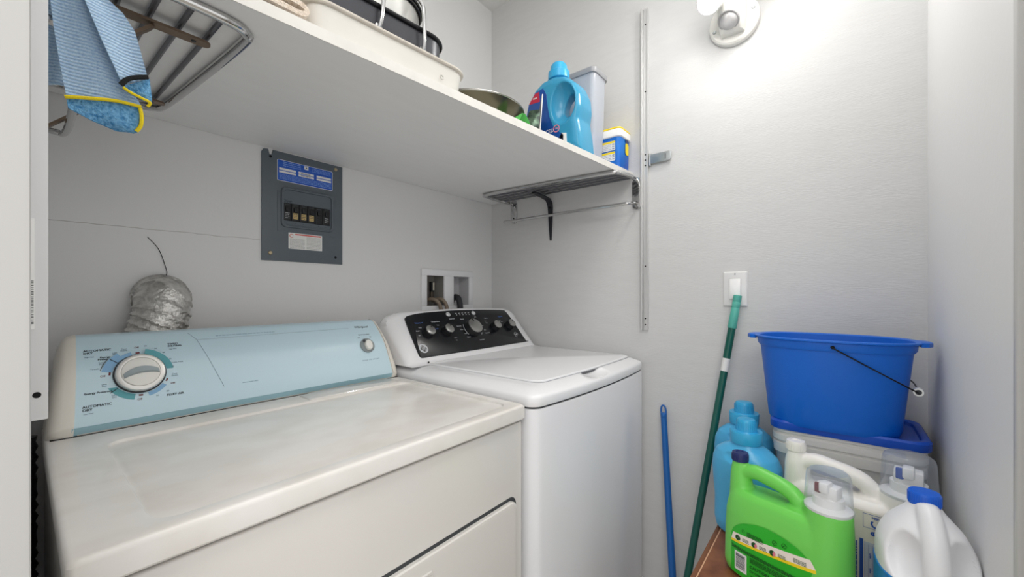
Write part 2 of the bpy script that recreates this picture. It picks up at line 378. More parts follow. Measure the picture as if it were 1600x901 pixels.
def flatbar(bm, a, b, w, t, wdir):
    a, b = V(*a), V(*b); d = (b-a).normalized(); wd = V(*wdir); n = d.cross(wd).normalized(); Lg = (b-a).length
    M = Matrix((d, wd.normalized(), n)).transposed().to_4x4(); M.translation = a
    return prism(bm, [(x+Lg/2, y) for x, y in rrect(0, 0, Lg/2, w/2, w*.48)], -t/2, t/2, M, .0006)
br = thing('shelf_bracket', 'dark iron shelf bracket with tapered leg on the far wall below the chrome rack', 'bracket', (L, .985, 1.5))
bm = NB()
secs = []
for (x, z, w) in [(1.352, 1.598, .010), (1.39, 1.596, .012), (1.43, 1.593, .013), (1.458, 1.588, .013), (1.472, 1.575, .013), (1.477, 1.555, .012), (1.478, 1.50, .009), (1.479, 1.45, .006), (1.480, 1.412, .003)]:
    secs.append((V(x, .985, z), w))
S = []
for i, (p, w) in enumerate(secs):
    d = (secs[min(i+1, len(secs)-1)][0]-secs[max(i-1, 0)][0]).normalized(); n = V(-d.z, 0, d.x)
    S.append([p+V(0, a*w, 0)+n*b*.003 for a, b in ((-1, -1), (1, -1), (1, 1), (-1, 1))])
loft(bm, S); link('arm', bm, IRON, br)
bm = NB(); box(bm, 1.471, 1.4725, .981, .989, 1.55, 1.558); link('slot', bm, DARK, br)
for i, (y, lab) in enumerate([(.835, 'brown steel bracket arm beneath the left rack, nearer to the camera'), (1.17, 'brown steel bracket behind the blue cloth, farther along the left rack')]):
    b2 = thing('shelf_bracket', lab, 'bracket', (0, y, 1.5))
    bm = NB(); flatbar(bm, (-.004, y, 1.600), (.208, y, 1.600), .020, .004, (0, 1, 0)); link('arm', bm, BROWNI, b2)
    bm = NB(); flatbar(bm, (.135, y, 1.5965), (-.004, y, 1.455), .018, .004, (0, 1, 0)); link('brace', bm, BROWNI, b2)
    bm = NB(); lathe(bm, [(.0004, 0), (.0035, 0), (.0035, .001), (.0004, .0015)], frame((.185, y, 1.598), (0, 0, -1)), 12); link('screw', bm, DARKG, b2)

# ------------------------------------------------------------------ metal strips
st = thing('metal_strip', 'tall narrow metal strip with screw holes and hasp on the far wall', 'metal strip', (L, .563, 1.04))
bm = NB(); box(bm, L-.018, L-.0005, .569, .575, 1.042, 2.238, .0012); box(bm, L-.006, L-.0005, .5505, .569, 1.042, 2.238, .001); box(bm, L-.010, L-.006, .5505, .5535, 1.042, 2.238, .0008); link('rail', bm, STRIPG, st)
for z in (1.062, 1.085, 1.28, 1.655, 1.675, 1.695, 1.93, 2.18):
    bm = NB(); lathe(bm, [(.0003, 0), (.0028, 0), (.0028, .0006), (.0003, .0007)], frame((L-.0058, .561, z), (-1, 0, 0)), 12); link('screw_hole', bm, DARK, st)
hp = thing('hasp', 'small galvanised hasp leaf sticking out beside the metal strip on the far wall', 'hasp', (L, .51, 1.67))
bm = NB(); prism(bm, [(-y, z) for y, z in [(.541, 1.656), (.541, 1.690), (.474, 1.690), (.466, 1.686), (.466, 1.662), (.474, 1.656)]][::-1], 0, .003, basis((L-.0085, 0, 0), (0, -1, 0), (0, 0, 1)), .0006); lf = link('leaf', bm, GALV, hp)
bm = NB(); box(bm, L-.0122, L-.0114, .4845, .4875, 1.664, 1.683); link('slot', bm, DARKG, lf)
bm = NB(); tube(bm, [(L-.0068, .5435, 1.650), (L-.0068, .5435, 1.695)], .0048, 10); link('knuckle', bm, GALV, hp)
st2 = thing('metal_strip', 'white painted metal strip with barcode sticker on the left door jamb', 'metal strip', (.012, .66, 1.04))
bm = NB(); box(bm, -.006, .0208, .660, .664, 1.042, 2.3, .001); box(bm, -.006, -.002, .645, .66, 1.042, 2.3, .001); link('rail', bm, STRIPM, st2)
bm = NB(); lathe(bm, [(.0003, 0), (.0032, 0), (.0032, .0005), (.0003, .0006)], frame((.0128, .6602, 1.069), (0, -1, 0)), 14); link('screw_hole', bm, DARK, st2)
bm = NB(); box(bm, .0062, .0112, .6592, .66, 1.139, 1.256); sk = link('sticker', bm, LWHITE, st2)
bm = NB(); M = basis((0, .6591, 0), (1, 0, 0), (0, 0, 1)); rr = random.Random(3); z = 1.145
while z < 1.19: dash(bm, M, .0092, z, .0028, .0007); z += rr.choice([.0014, .0019, .0025])
o = link('barcode', bm, DARKG, sk); o['kind'] = 'stuff'

# ------------------------------------------------------------------ breaker panel on the back wall
bp = thing('breaker_panel', 'grey steel circuit breaker panel on the back wall under the shelf', 'breaker panel', (.583, B, 1.28))
M = basis((0, B-.0005, 0), (1, 0, 0), (0, 0, 1))       # local z points to the room
bm = NB()
prism(bm, [(.458, 1.278), (.709, 1.278), (.709, 1.614), (.489, 1.614), (.4855, 1.597), (.4785, 1.597), (.476, 1.614), (.464, 1.612), (.458, 1.602)], 0, .004, M, .0012)
link('cover', bm, PANEL, bp)
bm = NB(); o = rrect(.5935, 1.4315, .0925, .062, .003); prism(bm, o, .004, .0055, M, .0008); link('door_outline', bm, PANEL, bp)
# raised rounded frame around the breakers
bm = NB(); O = rrect(.5925, 1.4455, .0825, .0625, .014, 5)
secs = []
for dx, d in ((0, .0055), (.0015, .011), (.004, .012), (.007, .011), (.0085, .0065)):
    secs.append([M @ V(x, y, d) for x, y in rrect(.5925, 1.4455, .0825-dx, .0625-dx, .014-dx*.5, 5)])
loft(bm, secs, cap=False)
link('frame', bm, PANEL, bp)
bm = NB(); prism(bm, rrect(.5925, 1.4455, .0745, .0545, .010, 5), .0055, .0066, M); link('recess_plate', bm, PANELD, bp)
xs = [.515, .5395, .5640, .5888, .6128, .6375, .6625]
for i in range(6):
    a, b = xs[i]+.0008, xs[i+1]-.0008
    bm = NB(); prism(bm, [(a, 1.4045), (b, 1.4045), (b, 1.4585), (a, 1.4585)], .0066, .0105, M, .0006); k = link('breaker', bm, BLACKP, bp)
    cx = (a+b)/2
    bm = NB(); prism(bm, rrect(cx, 1.4395, .0055, .0065, .001), .0105, .0155, M, .001); link('toggle', bm, BLACKP, k)
    bm = NB(); dash(bm, M @ Matrix.Translation((0, 0, .0105)), cx, 1.4535, .014, .003)
    link('recess_mark', bm, DARKG, k)
    bm = NB(); M2 = M @ Matrix.Translation((0, 0, .0105))
    if i in (1, 2, 3):
        prism(bm, rrect(cx, 1.4205, .0072, .009, .001, 2), 0, .0004, M2); link('rating_label', bm, GOLD, k)
        bm = NB(); greek(bm, M2, cx-.006, cx+.006, 1.413, 1.428, 3, .0018, i, .0008); o = link('print', bm, INK, k); o['kind'] = 'stuff'
    else:
        greek(bm, M2, cx-.006, cx+.006, 1.410, 1.430, 4 if i == 0 else 3, .0014, i); o = link('print', bm, WHITEP if i in (0, 5) else DARKG, k); o['kind'] = 'stuff'
bm = NB(); M2 = M @ Matrix.Translation((0, 0, .0055)); text(bm, 'Dryer', M @ Matrix.Translation((0, 0, .0066)), .011, .5285, 1.4655, .01, .3)
for i, n in enumerate((1, 3, 5, 7, 9, 11)): text(bm, str(n), M @ Matrix.Translation((0, 0, .0066)), .0055, (xs[i]+xs[i+1])/2, 1.3985)
o = link('handwriting', bm, INK, bp); o['kind'] = 'stuff'
# blue rating label
bm = NB(); prism(bm, rrect(.587, 1.5575, .0865, .0325, .004, 3), .004, .0043, M); lb = link('rating_label', bm, LWHITE, bp, label='blue and white printed rating label')
bm = NB(); prism(bm, rrect(.587, 1.5575, .0852, .0312, .0034, 3), .0043, .0045, M); link('blue_field', bm, LBLUE, lb)
bm = NB(); M2 = M @ Matrix.Translation((0, 0, .0045))
for a, b in ((.506, .555), (.563, .611), (.620, .668)):
    dash(bm, M2, (a+b)/2, 1.5620, b-a, .0066); dash(bm, M2, (a+b)/2, 1.5532, b-a, .0062)
dash(bm, M2, .587, 1.5815, .013, .011); o = link('white_boxes', bm, LWHITE, lb); o['kind'] = 'stuff'
bm = NB(); dash(bm, M2, .587, 1.5815, .004, .004, .0006); greek(bm, M2, .570, .600, 1.550, 1.565, 2, .0018, 5, .0006); o = link('print', bm, INK, lb); o['kind'] = 'stuff'
bm = NB(); greek(bm, M2, .517, .570, 1.570, 1.587, 3, .0019, 2); greek(bm, M2, .605, .668, 1.572, 1.586, 3, .0016, 3); greek(bm, M2, .507, .668, 1.530, 1.547, 4, .0015, 4); o = link('fine_print', bm, mat('pale blue print', '#7fa4e0', .5), lb); o['kind'] = 'stuff'
# warning sticker
bm = NB(); prism(bm, rrect(.5855, 1.3435, .0525, .0252, .001, 2), .004, .0043, M); wl = link('warning_label', bm, LWHITE, bp, label='white warning sticker with red heading')
M2 = M @ Matrix.Translation((0, 0, .0043))
bm = NB(); dash(bm, M2, .594, 1.3645, .082, .0034); arc(bm, M2 @ Matrix.Translation((.542, 1.359, 0)), .0045, .006, 20, 330); o = link('red_heading', bm, REDW, wl); o['kind'] = 'stuff'
bm = NB(); greek(bm, M2, .537, .582, 1.320, 1.351, 8, .0011, 7); greek(bm, M2, .588, .635, 1.320, 1.360, 9, .0011, 8); o = link('fine_print', bm, mat('grey fine print', '#8b8b8b', .6), wl); o['kind'] = 'stuff'
for p, m in (((.684, 1.600), BRASS), ((.481, 1.301), BRASS)): screw(bp, (p[0], B-.0045, p[1]), (0, -1, 0), m, .006)
for p in ((.482, 1.592), (.684, 1.301)):
    bm = NB(); lathe(bm, [(.0003, 0), (.0042, 0), (.0042, .0004), (.0003, .0005)], frame((p[0], B-.0045, p[1]), (0, -1, 0)), 14); link('screw_hole', bm, DARK, bp)

# ------------------------------------------------------------------ laundry outlet box with valves and hoses
ob = thing('laundry_outlet_box', 'white plastic two-bay laundry outlet box on the back wall behind the washer', 'outlet box', (1.19, B, 1.10))
bm = NB(); y = B-.010
X0, X1, Z0, Z1 = 1.046, 1.343, 1.098, 1.281
for a, b, c, d in ((X0, X1, 1.254, Z1), (X0, X1, Z0, 1.127), (X0, 1.073, 1.127, 1.254), (1.318, X1, 1.127, 1.254), (1.167, 1.222, 1.127, 1.254)):
    box(bm, a, b, y, B-.001, c, d, .0015)
link('face_frame', bm, OUTW, ob)
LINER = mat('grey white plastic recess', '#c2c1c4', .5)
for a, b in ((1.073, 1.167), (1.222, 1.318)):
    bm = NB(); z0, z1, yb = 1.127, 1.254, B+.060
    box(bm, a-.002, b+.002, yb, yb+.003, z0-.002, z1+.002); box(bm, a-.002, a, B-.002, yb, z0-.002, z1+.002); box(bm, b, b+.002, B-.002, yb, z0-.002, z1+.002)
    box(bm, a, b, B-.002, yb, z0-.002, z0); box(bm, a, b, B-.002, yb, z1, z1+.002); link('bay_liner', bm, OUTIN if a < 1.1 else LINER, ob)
for x, z in ((1.092, 1.188), (1.132, 1.188)):
    bm = NB(); tube(bm, [(x, B+.034, z-.032), (x, B+.034, z-.002)], .009, 12); v = link('valve_body', bm, mat('brass valve', '#4b4238', .35, .6), ob)
    bm = NB(); box(bm, x-.008, x+.008, B+.024, B+.042, z-.003, z+.042, .004); link('valve_handle', bm, BLACKP, v)
    bm = NB(); box(bm, x+.000, x+.007, B+.0230, B+.0240, z+.005, z+.038, .0003); link('handle_label', bm, mat('pale handle print', '#d9d3c2', .5), v)
for i, (x, dx, lab) in enumerate(((1.092, .040, 'braided water hose from the left valve of the outlet box'), (1.132, .034, 'braided water hose from the right valve of the outlet box'))):
    y = B-.026
    bm = NB(); tube(bm, [(x, B+.034, 1.153), (x+.002, B+.026, 1.149), (x+.010, B+.004, 1.155), (x+dx*.55, y+.008, 1.150), (x+dx*.9, y-.002, 1.125), (x+dx, y-.004, 1.08), (x+dx, y-.004, .95)], .0082, 12, 6)
    tag(link('water_hose', bm, HOSE), lab, 'hose')
bm = NB(); tube(bm, [(1.2405, B+.03, 1.135), (1.2405, B+.02, 1.152), (1.241, B+.002, 1.163), (1.2425, B-.018, 1.155), (1.243, B-.028, 1.12), (1.243, B-.030, 1.06), (1.243, B-.030, .95)], .0135, 14, 6)
tag(link('drain_hose', bm, RUBBER), 'black rubber drain hose hooked into the right bay of the outlet box', 'hose')

# ------------------------------------------------------------------ vent duct and loose wire
vd = thing('vent_duct', 'crinkled silver foil vent duct curving out of the back wall behind the dryer', 'duct', (.22, 1.28, .9))
path = spline([(.229, 1.336, 1.168), (.228, 1.315, 1.168), (.226, 1.292, 1.155), (.222, 1.283, 1.125), (.212, 1.280, 1.085), (.197, 1.279, 1.035), (.182, 1.279, .95), (.18, 1.279, .90)], 16)
# elbow rings fan out from an inner pivot, tilted like a pulled spiral
bm = NB(); secs = []; N = 40
n = len(path)
arcl = [0.]
for i in range(1, n): arcl.append(arcl[-1]+(path[i]-path[i-1]).length)
u = V(1, 0, 0)
for i, p in enumerate(path):
    T = (path[min(i+1, n-1)]-path[max(i-1, 0)]).normalized(); uu = (u-T*u.dot(T)).normalized(); w = T.cross(uu); s = []
    for k in range(N):
        a = 2*PI*k/N; ph = (arcl[i]/.021-.75*math.cos(a-.3)) % 1
        r = .0535+.0045*ph-.003*math.exp(-((ph-.5)/.18)**2)+random.uniform(-.0006, .0006)
        q = p+(uu*math.cos(a)+w*math.sin(a))*r
        q.y = min(q.y, 1.3352); s.append(q)
    secs.append(s)
loft(bm, secs, cap=False); link('foil_sleeve', bm, FOIL, vd, smooth=.8)
bm = NB(); tube(bm, [(.233, 1.333, 1.215), (.240, 1.331, 1.228), (.238, 1.334, 1.246), (.225, 1.3355, 1.29), (.204, 1.336, 1.318)], .0008, 6, 6)
tag(link('loose_wire', bm, WIRE), 'thin dark loose wire on the back wall above the foil duct', 'wire')

# ------------------------------------------------------------------ dryer
dr = thing('dryer', 'older off-white clothes dryer with a pale blue console, left of the washer', 'dryer', (.4, .9, 0))
DX0, DX1, DF, DB = .029, .766, .583, 1.222
bm = NB(); box(bm, DX0+.004, DX1-.003, DF+.006, DB-.004, .02, .873, .006, 3); link('cabinet', bm, DRY, dr)
bm = NB(); box(bm, DX0+.012, DX1-.012, DF+.012, DB-.01, .8725, .8785); link('seam_gap', bm, DARK, dr)
for x in (DX0+.06, DX1-.06):
    for yy in (DF+.08, DB-.08):
        bm = NB(); lathe(bm, [(.018, 0), (.02, .004), (.012, .008), (.012, .021)], Matrix.Translation((x, yy, 0)), 16); link('foot', bm, RUBBER, dr)
bm = NB()
def rl(x0, x1, y0, y1, r, z): return at(rrect((x0+x1)/2, (y0+y1)/2, (x1-x0)/2, (y1-y0)/2, r, 6), z)
secs = [rl(DX0+.001, DX1-.001, DF+.001, DB, .006, .8785), rl(DX0, DX1, DF-.002, DB, .007, .882), rl(DX0, DX1, DF-.002, DB, .007, .907)]
for i in range(1, 5):
    a = i*PI/8; d = .007*(1-math.cos(a)); secs.append(rl(DX0+d, DX1-d, DF-.002+d, DB-d, .009, .907+.007*math.sin(a)))
secs += [rl(.096, .740, .609, 1.012, .03, .9138), rl(.0975, .7385, .6105, 1.0105, .03, .9132), rl(.0995, .7365, .6125, 1.0085, .03, .9086), rl(.102, .734, .615, 1.006, .03, .9078), rl(.106, .730, .619, 1.002, .03, .9085), rl(.118, .718, .631, .990, .03, .9090)]
loft(bm, secs); link('top_panel', bm, DRYT, dr, smooth=.45)
# lint screen cover at the rear right of the top
bm = NB()
secs = [rl(.455, .725, 1.012, 1.075, .006, .9138), rl(.457, .723, 1.014, 1.075, .006, .9168), rl(.475, .715, 1.022, 1.075, .006, .9172), rl(.478, .712, 1.025, 1.075, .006, .9185)]
loft(bm, secs); link('lint_cover', bm, DRY, dr)
# front door with rounded upper corner standing proud
bm = NB()
M = basis((0, DF+.0062, 0), (1, 0, 0), (0, 0, 1))
secs = [[M @ V(x, y, d) for x, y in rrect(.4105, .43, .320-q, .27-q, .018, 5)] for q, d in ((0, -.001), (0, .008), (.002, .0105), (.006, .0115))]
loft(bm, secs); dd = link('door', bm, DRY, dr)
bm = NB(); secs = [[M @ V(x, y, d) for x, y in rrect(.4105, .43, .3275-q, .2775-q, .022, 5)] for q, d in ((0, -.002), (0, .0006))]
loft(bm, secs); link('door_gap', bm, DARKG, dr)
bm = NB()
secs = [[M @ V(x, y, d) for x, y in rrect(.425, .640, .055-q, .032-q, .006, 3)] for q, d in ((0, .0112), (.001, .0145), (.004, .0145), (.005, .0128))]
loft(bm, secs); link('door_pull', bm, DRY, dd)
bm = NB(); lathe(bm, [(.0003, 0), (.0022, 0), (.0022, .0004), (.0003, .0005)], frame((.655, DF-.0008+.0065, .7035), (0, -1, 0)), 10); link('catch_hole', bm, DARK, dr)
# console
CP = [(1.088, .9145), (1.081, .931), (1.086, .95), (1.0965, .975), (1.1205, 1.026), (1.148, 1.060), (1.170, 1.082), (1.182, 1.090), (1.200, 1.0925)]
def cons_at(z):
    for (y0, z0), (y1, z1) in zip([(p.y, p.z) for p in FINE], [(p.y, p.z) for p in FINE[1:]]):
        if z0 <= z <= z1:
            t = (z-z0)/(z1-z0); d = V(0, y1-y0, z1-z0).normalized(); return y0+t*(y1-y0), d
    return CP[-1][0], V(0, 0, 1)
FINE = spline([(0, y, z) for y, z in CP[1:]], 4)
def CM(x, z, tilt=None):
    y, d = cons_at(z)
    if tilt is not None: d = cons_at(tilt)[1]
    return basis((x, y, z), (1, 0, 0), d)
def cprof(x, ins=0., k=1.0):
    P = [V(x, p.y+ins, .9145+(p.z-.9145)*k-ins*.5) for p in FINE]
    return [V(x, CP[0][0]+ins, .9145)] + P + [V(x, 1.215, 1.085*k+.9145*(1-k)-ins*.5), V(x, 1.216, .9145)]
def end(x):  # end caps are narrower at the top
    return 0
bm = NB(); loft(bm, [cprof(.069), cprof(.735)]); link('console_body', bm, CREAM, dr)

# blue fascia skin slightly proud of the body; its lower lip faces down, shade painted in as darker blue
def skin(bm, xs0, xs1, pts, off, th=.0012):
    rows = []
    for i, p in enumerate(pts):
        d = (pts[min(i+1, len(pts)-1)]-pts[max(i-1, 0)]).normalized(); nrm = V(0, -d.z, d.y)
        f = i/(len(pts)-1)
        xa = xs0[0]+(xs0[1]-xs0[0])*f; xb = xs1[0]+(xs1[1]-xs1[0])*f
        rows.append([V(xa, p.y, p.z)+nrm*off, V(xb, p.y, p.z)+nrm*off, V(xb, p.y, p.z)+nrm*(off-th), V(xa, p.y, p.z)+nrm*(off-th)])
    return loft(bm, rows)
bm = NB(); skin(bm, (.062, .073), (.739, .726), FINE, .0008); link('fascia', bm, BLUEC, dr, smooth=.7)
bm = NB(); skin(bm, (.061, .062), (.740, .739), [V(0, 1.0885, .916), V(0, 1.085, .922), V(0, 1.081, .931)], .0008); link('fascia_lip', bm, BLUED, dr, smooth=.3)
for s in (0, 1):
    bm = NB(); secs = []
    for f, k, ins in ((0, .80, .03), (.06, .90, .014), (.22, .965, .005), (.5, .995, .001), (1, 1.005, -.0012)):
        pr = cprof(0, ins, k)
        out = []
        for p in pr:
            q = max(0, min(1, (p.z-.9145)/.178))
            xo, xi = (.031+.020*q, .064+.009*q) if s == 0 else (.765-.018*q, .738-.010*q)
            out.append(V(xo+(xi-xo)*f, p.y, p.z))
        secs.append(out)
    loft(bm, secs); link('end_cap', bm, CREAM, dr, smooth=.8)
bm = NB(); 
for x in (.7375,): skin(bm, (.7395, .7265), (.7402, .7272), FINE, .0012)
link('end_cap_seam', bm, DARKG, dr)
bm = NB(); box(bm, .036, .762, 1.0855, 1.21, .9139, .9150); link('console_gap', bm, DARK, dr)
# timer dial
KZ, KX = 1.013, .159
MK = CM(KX, KZ)
kn = NB(); lathe(kn, [(.0405, .0005), (.041, .003), (.0405, .004), (.0385, .004)], MK, 48); link('dial_ring', kn, DARKG, dr)
bm = NB(); lathe(bm, [(.0385, .002), (.0385, .010), (.037, .0125), (.034, .0135), (.0305, .0135), (.0295, .0125), (.028, .0125)], MK, 48); tk = link('timer_knob', bm, mat('satin silver', '#dcdad6', .3, .45), dr, label='round ivory timer knob with steel rim and grey grip')
bm = NB(); lathe(bm, [(.0290, .0120), (.0288, .0145), (.026, .0155), (.0005, .0158)], MK, 48); link('knob_face', bm, KNOBW, tk)
bm = NB(); MG = MK @ Matrix.Rotation(math.radians(6), 4, 'Z')
secs = []
for i in range(9):
    t = -1+i/4; x = t*.027; w = .0075*(1-.35*t*t); secs.append([MG @ V(x, .004-.008*t*t+a*w, h) for a, h in ((-1, .0155), (-.7, .022-.003*t*t), (.7, .022-.003*t*t), (1, .0155))])
loft(bm, secs); link('knob_grip', bm, KNOBG, tk)
for r1, a0, a1, m_, nm in ((.0535, -14, 78, TEAL, 'teal_dial_scale'), (.0535, 196, 257, TEAL, 'teal_dial_scale'), (.057, 124, 168, PERI, 'blue_dial_scale'), (.049, 104, 124, PERI, 'blue_dial_scale'), (.050, 283, 322, PERI, 'blue_dial_scale')):
    bm = NB(); arc(bm, MK, .042, r1, a0, a1, .0006, 20); link(nm, bm, m_, dr)
for a in (92, 172, 268, 334):
    bm = NB(); arc(bm, MK, .0435, .0465, a-4, a+4, .0008, 3); link('off_mark', bm, REDP, dr)
bm = NB()
for a in (140, 216): arc(bm, MK, .042, .056, a-.8, a+.8, .0011, 2)
arc(bm, MK, .0585, .0595, 140, 166, .0006); o = link('pointer_lines', bm, INK, dr); o['kind'] = 'stuff'
bm = NB()
def ct(s, x, z, size, bold=0, align='CENTER', b=None): text(b, s, CM(x, z), size, 0, 0, bold, 0, align, .0013)
for st_, x, z, q, al in (('AUTOMATIC\nDRY', .0805, 1.0605, .0068, 'LEFT'), ('AUTOMATIC\nDRY', .0755, .9615, .0068, 'LEFT'), ('TIMED\nDRYING', .2085, 1.0625, .0064, 'LEFT'), ('FLUFF AIR', .211, .9645, .0064, 'CENTER'), ('Energy\nPreferred', .110, 1.0475, .0054, 'CENTER'), ('Energy Preferred', .0975, .987, .0054, 'CENTER')):
    bm = NB(); ct(st_, x, z, q, 0, al, bm); ct(st_, x+.00032, z, q, 0, al, bm); link('lettering', bm, INK, dr)
bm = NB()
for s, x, z, q in (('Very\nDry', .104, 1.0385, .0046), ('Towels', .0945, 1.0295, .0046), ('Less\nDry', .1245, 1.0545, .0046), ('Cool\nDown', .1385, 1.060, .0046), ('60', .1725, 1.0645, .005), ('50', .188, 1.058, .005), ('40', .2, 1.049, .005), ('30', .2085, 1.035, .005), ('Tumble Press', .2185, 1.0275, .0045), ('20', .2115, 1.020, .005), ('Cool\nDown', .213, 1.003, .0046), ('20', .199, .9725, .005), ('10', .182, .9665, .005), ('Very\nDry', .119, .9765, .0046), ('Less\nDry', .106, .999, .0046), ('High Heat', .0885, 1.0515, .0034), ('Low Heat', .0835, .9525, .0034), ('High Heat', .216, 1.0545, .0034)):
    ct(s, x, z, q*.92, 0, 'CENTER', bm)
o = link('small_lettering', bm, INKL, dr); o['kind'] = 'stuff'
bm = NB()
for s, x, z in (('Off', .158, 1.0625), ('Off', .1045, 1.015), ('Off', .155, .9645), ('Off', .2085, .9865)): ct(s, x, z, .0056, 0, 'CENTER', bm)
o = link('off_lettering', bm, REDP, dr); o['kind'] = 'stuff'
# thin rule lines and the right-hand signal knob
bm = NB()
def rule(bm, p0, p1, w):
    n_ = 10
    for i in range(n_):
        (xa, za), (xb, zb) = [(p0[0]+(p1[0]-p0[0])*t, p0[1]+(p1[1]-p0[1])*t) for t in (i/n_, (i+1)/n_)]
        A = CM(xa, za) @ V(0, 0, .0012); Bq = CM(xb, zb) @ V(0, 0, .0012); d = (Bq-A).normalized(); nn = CM(xa, za).to_3x3() @ V(0, 0, 1); sd = d.cross(nn)*w/2
        vs = [bm.verts.new(q) for q in (A-sd, A+sd, Bq+sd, Bq-sd)]; bm.faces.new(vs)
rule(bm, (.249, 1.085), (.262, 1.070), .0009); rule(bm, (.262, 1.070), (.298, .965), .0009); rule(bm, (.262, 1.0695), (.635, 1.0715), .0007); o = link('rule_lines', bm, INKL, dr); o['kind'] = 'stuff'
bm = NB(); greek(bm, CM(.30, 1.0755), 0, .13, -.0012, .0012, 1, .0018, 4, .0014); greek(bm, CM(.335, .967), 0, .035, -.0012, .0012, 1, .0018, 6, .0014); o = link('fine_print', bm, mat('faint print', '#97b4c2', .6), dr); o['kind'] = 'stuff'
MS = CM(.672, 1.019)
bm = NB(); lathe(bm, [(.0225, .0005), (.0225, .0045), (.0205, .006), (.019, .005)], MS, 36); sk2 = link('signal_knob', bm, mat('grey knob ring', '#8e9698', .4), dr, label='small round start knob with grey ring')
bm = NB(); secs = [[MS @ V(x, y, d) for x, y in sup(.001, -.001, .0108*q, .0160*q, 2.2, 28)] for q, d in ((1, .003), (1, .012), (.9, .0145), (.5, .0152))]
loft(bm, secs); link('knob_face', bm, KNOBW, sk2)
bm = NB(); prism(bm, [(-.013, .012), (-.009, .009), (-.004, .016), (-.010, .019)], .006, .0085, MS); link('pointer', bm, DARKG, sk2)
bm = NB(); text(bm, 'Whirlpool', CM(.676, 1.0725), .011, 0, 0, .012, .35, 'CENTER', .0013); ct('End Of Cycle Signal', .674, 1.0505, .0045, .005, 'CENTER', bm); ct('Off', .653, 1.0425, .0045, .01, 'CENTER', bm); ct('On', .692, 1.0425, .0045, .01, 'CENTER', bm); o = link('knob_lettering', bm, INK, dr); o['kind'] = 'stuff'
bm = NB(); ct('P U S H   T O   S T A R T', .674, .978, .0052, 0, 'CENTER', bm); o = link('start_lettering', bm, INKL, dr); o['kind'] = 'stuff'
# black corrugated hose in the gap left of the dryer
bm = NB(); tube(bm, [(.0125, 1.17, z*.01) for z in range(2, 92, 1)], lambda t: .0105+.0022*math.sin(t*89*PI*.9), 12)
tag(link('corrugated_hose', bm, mat('black corrugated plastic', '#17181b', .35)), 'black corrugated hose in the dark gap left of the dryer', 'hose')

# ------------------------------------------------------------------ washer
wa = thing('washer', 'white top-loading washing machine with a black knob console, right of the dryer', 'washing machine', (1.12, .9, 0))
WX0, WX1, WF, WB = .776, 1.464, .563, 1.262
def wsec(ins, z, bow=.022, r=.03, zz=None):
    P = []
    for x, y in rrect((WX0+WX1)/2, (WF+WB)/2, (WX1-WX0)/2-ins, (WB-WF)/2-ins, max(r-ins*.4, .008), 7): P.append((x, y))
    # densify the front so that it can bow outwards
    out = []
    for i, (x, y) in enumerate(P):
        out.append((x, y))
        x2, y2 = P[(i+1) % len(P)]
        if abs(x-x2) > .3 or abs(y-y2) > .3:
            for k in range(1, 12): out.append((x+(x2-x)*k/12, y+(y2-y)*k/12))
    res = []
    for x, y in out:
        if y < WF+.2:
            t = (x-(WX0+WX1)/2)/((WX1-WX0)/2); y = y-bow*(1-t*t)*max(0, 1-(y-WF-ins)/.05 if y < WF+.05 else 0)
        res.append(V(x, y, z))
    return res
bm = NB(); loft(bm, [wsec(0, .03), wsec(0, .893), wsec(.003, .8975)]); link('cabinet', bm, WASH, wa, smooth=.7)
bm = NB(); loft(bm, [wsec(.006, .897), wsec(.006, .9035)]); link('seam_gap', bm, DARKG, wa)
for x in (WX0+.06, WX1-.06):
    for yy in (WF+.08, WB-.08):
        bm = NB(); lathe(bm, [(.018, 0), (.02, .004), (.012, .008), (.012, .031)], Matrix.Translation((x, yy, 0)), 16); link('foot', bm, RUBBER, wa)
# sculpted top with a scoop for the fingers
bm = NB(); secs = [wsec(.001, .9030), wsec(0, .906), wsec(0, .922), wsec(.0012, .926), wsec(.004, .9295), wsec(.009, .9325), wsec(.020, .9375), wsec(.034, .9425), wsec(.048, .9450), wsec(.070, .9458)]
loft(bm, secs)
cut = NB(); ball(cut, (1.100, .556, .9475), 1, (.078, .050, .019))
link('top_panel', solid(bm, [cut]), WASHG, wa, smooth=.8)
# lid
bm = NB(); 
def lsec(q, z, r=.03): return [V(x, y-(.012*(1-((x-1.14)/.3)**2) if y < .7 else 0), z) for x, y in dens(rrect(1.14, .835, .292-q, .232-q, r, 6))]
def dens(P):
    out = []
    for i, (x, y) in enumerate(P):
        out.append((x, y)); x2, y2 = P[(i+1) % len(P)]
        if abs(x-x2) > .3 or abs(y-y2) > .3:
            for k in range(1, 10): out.append((x+(x2-x)*k/10, y+(y2-y)*k/10))
    return out
loft(bm, [lsec(0, .9445), lsec(0, .9485), lsec(.0015, .9500), lsec(.005, .9508)]); ld = link('lid', bm, WASHG, wa, smooth=.8)
bm = NB(); loft(bm, [lsec(-.0022, .9440), lsec(-.0022, .9462)]); link('lid_gap', bm, mat('soft grey lid gap', '#a7a8ac', .6), wa)
bm = NB(); 
secs = [[V(1.085+x, .5635+y, z) for x, y in sup(0, 0, .052*q, .016*q, 2.2, 28)] for q, z in ((1, .9245), (1, .9262))]
box(bm, 1.050, 1.148, .5925, .600, .936, .9446, .001); link('handle_slot', bm, mat('shadow grey slot', '#6c6d70', .6), wa)
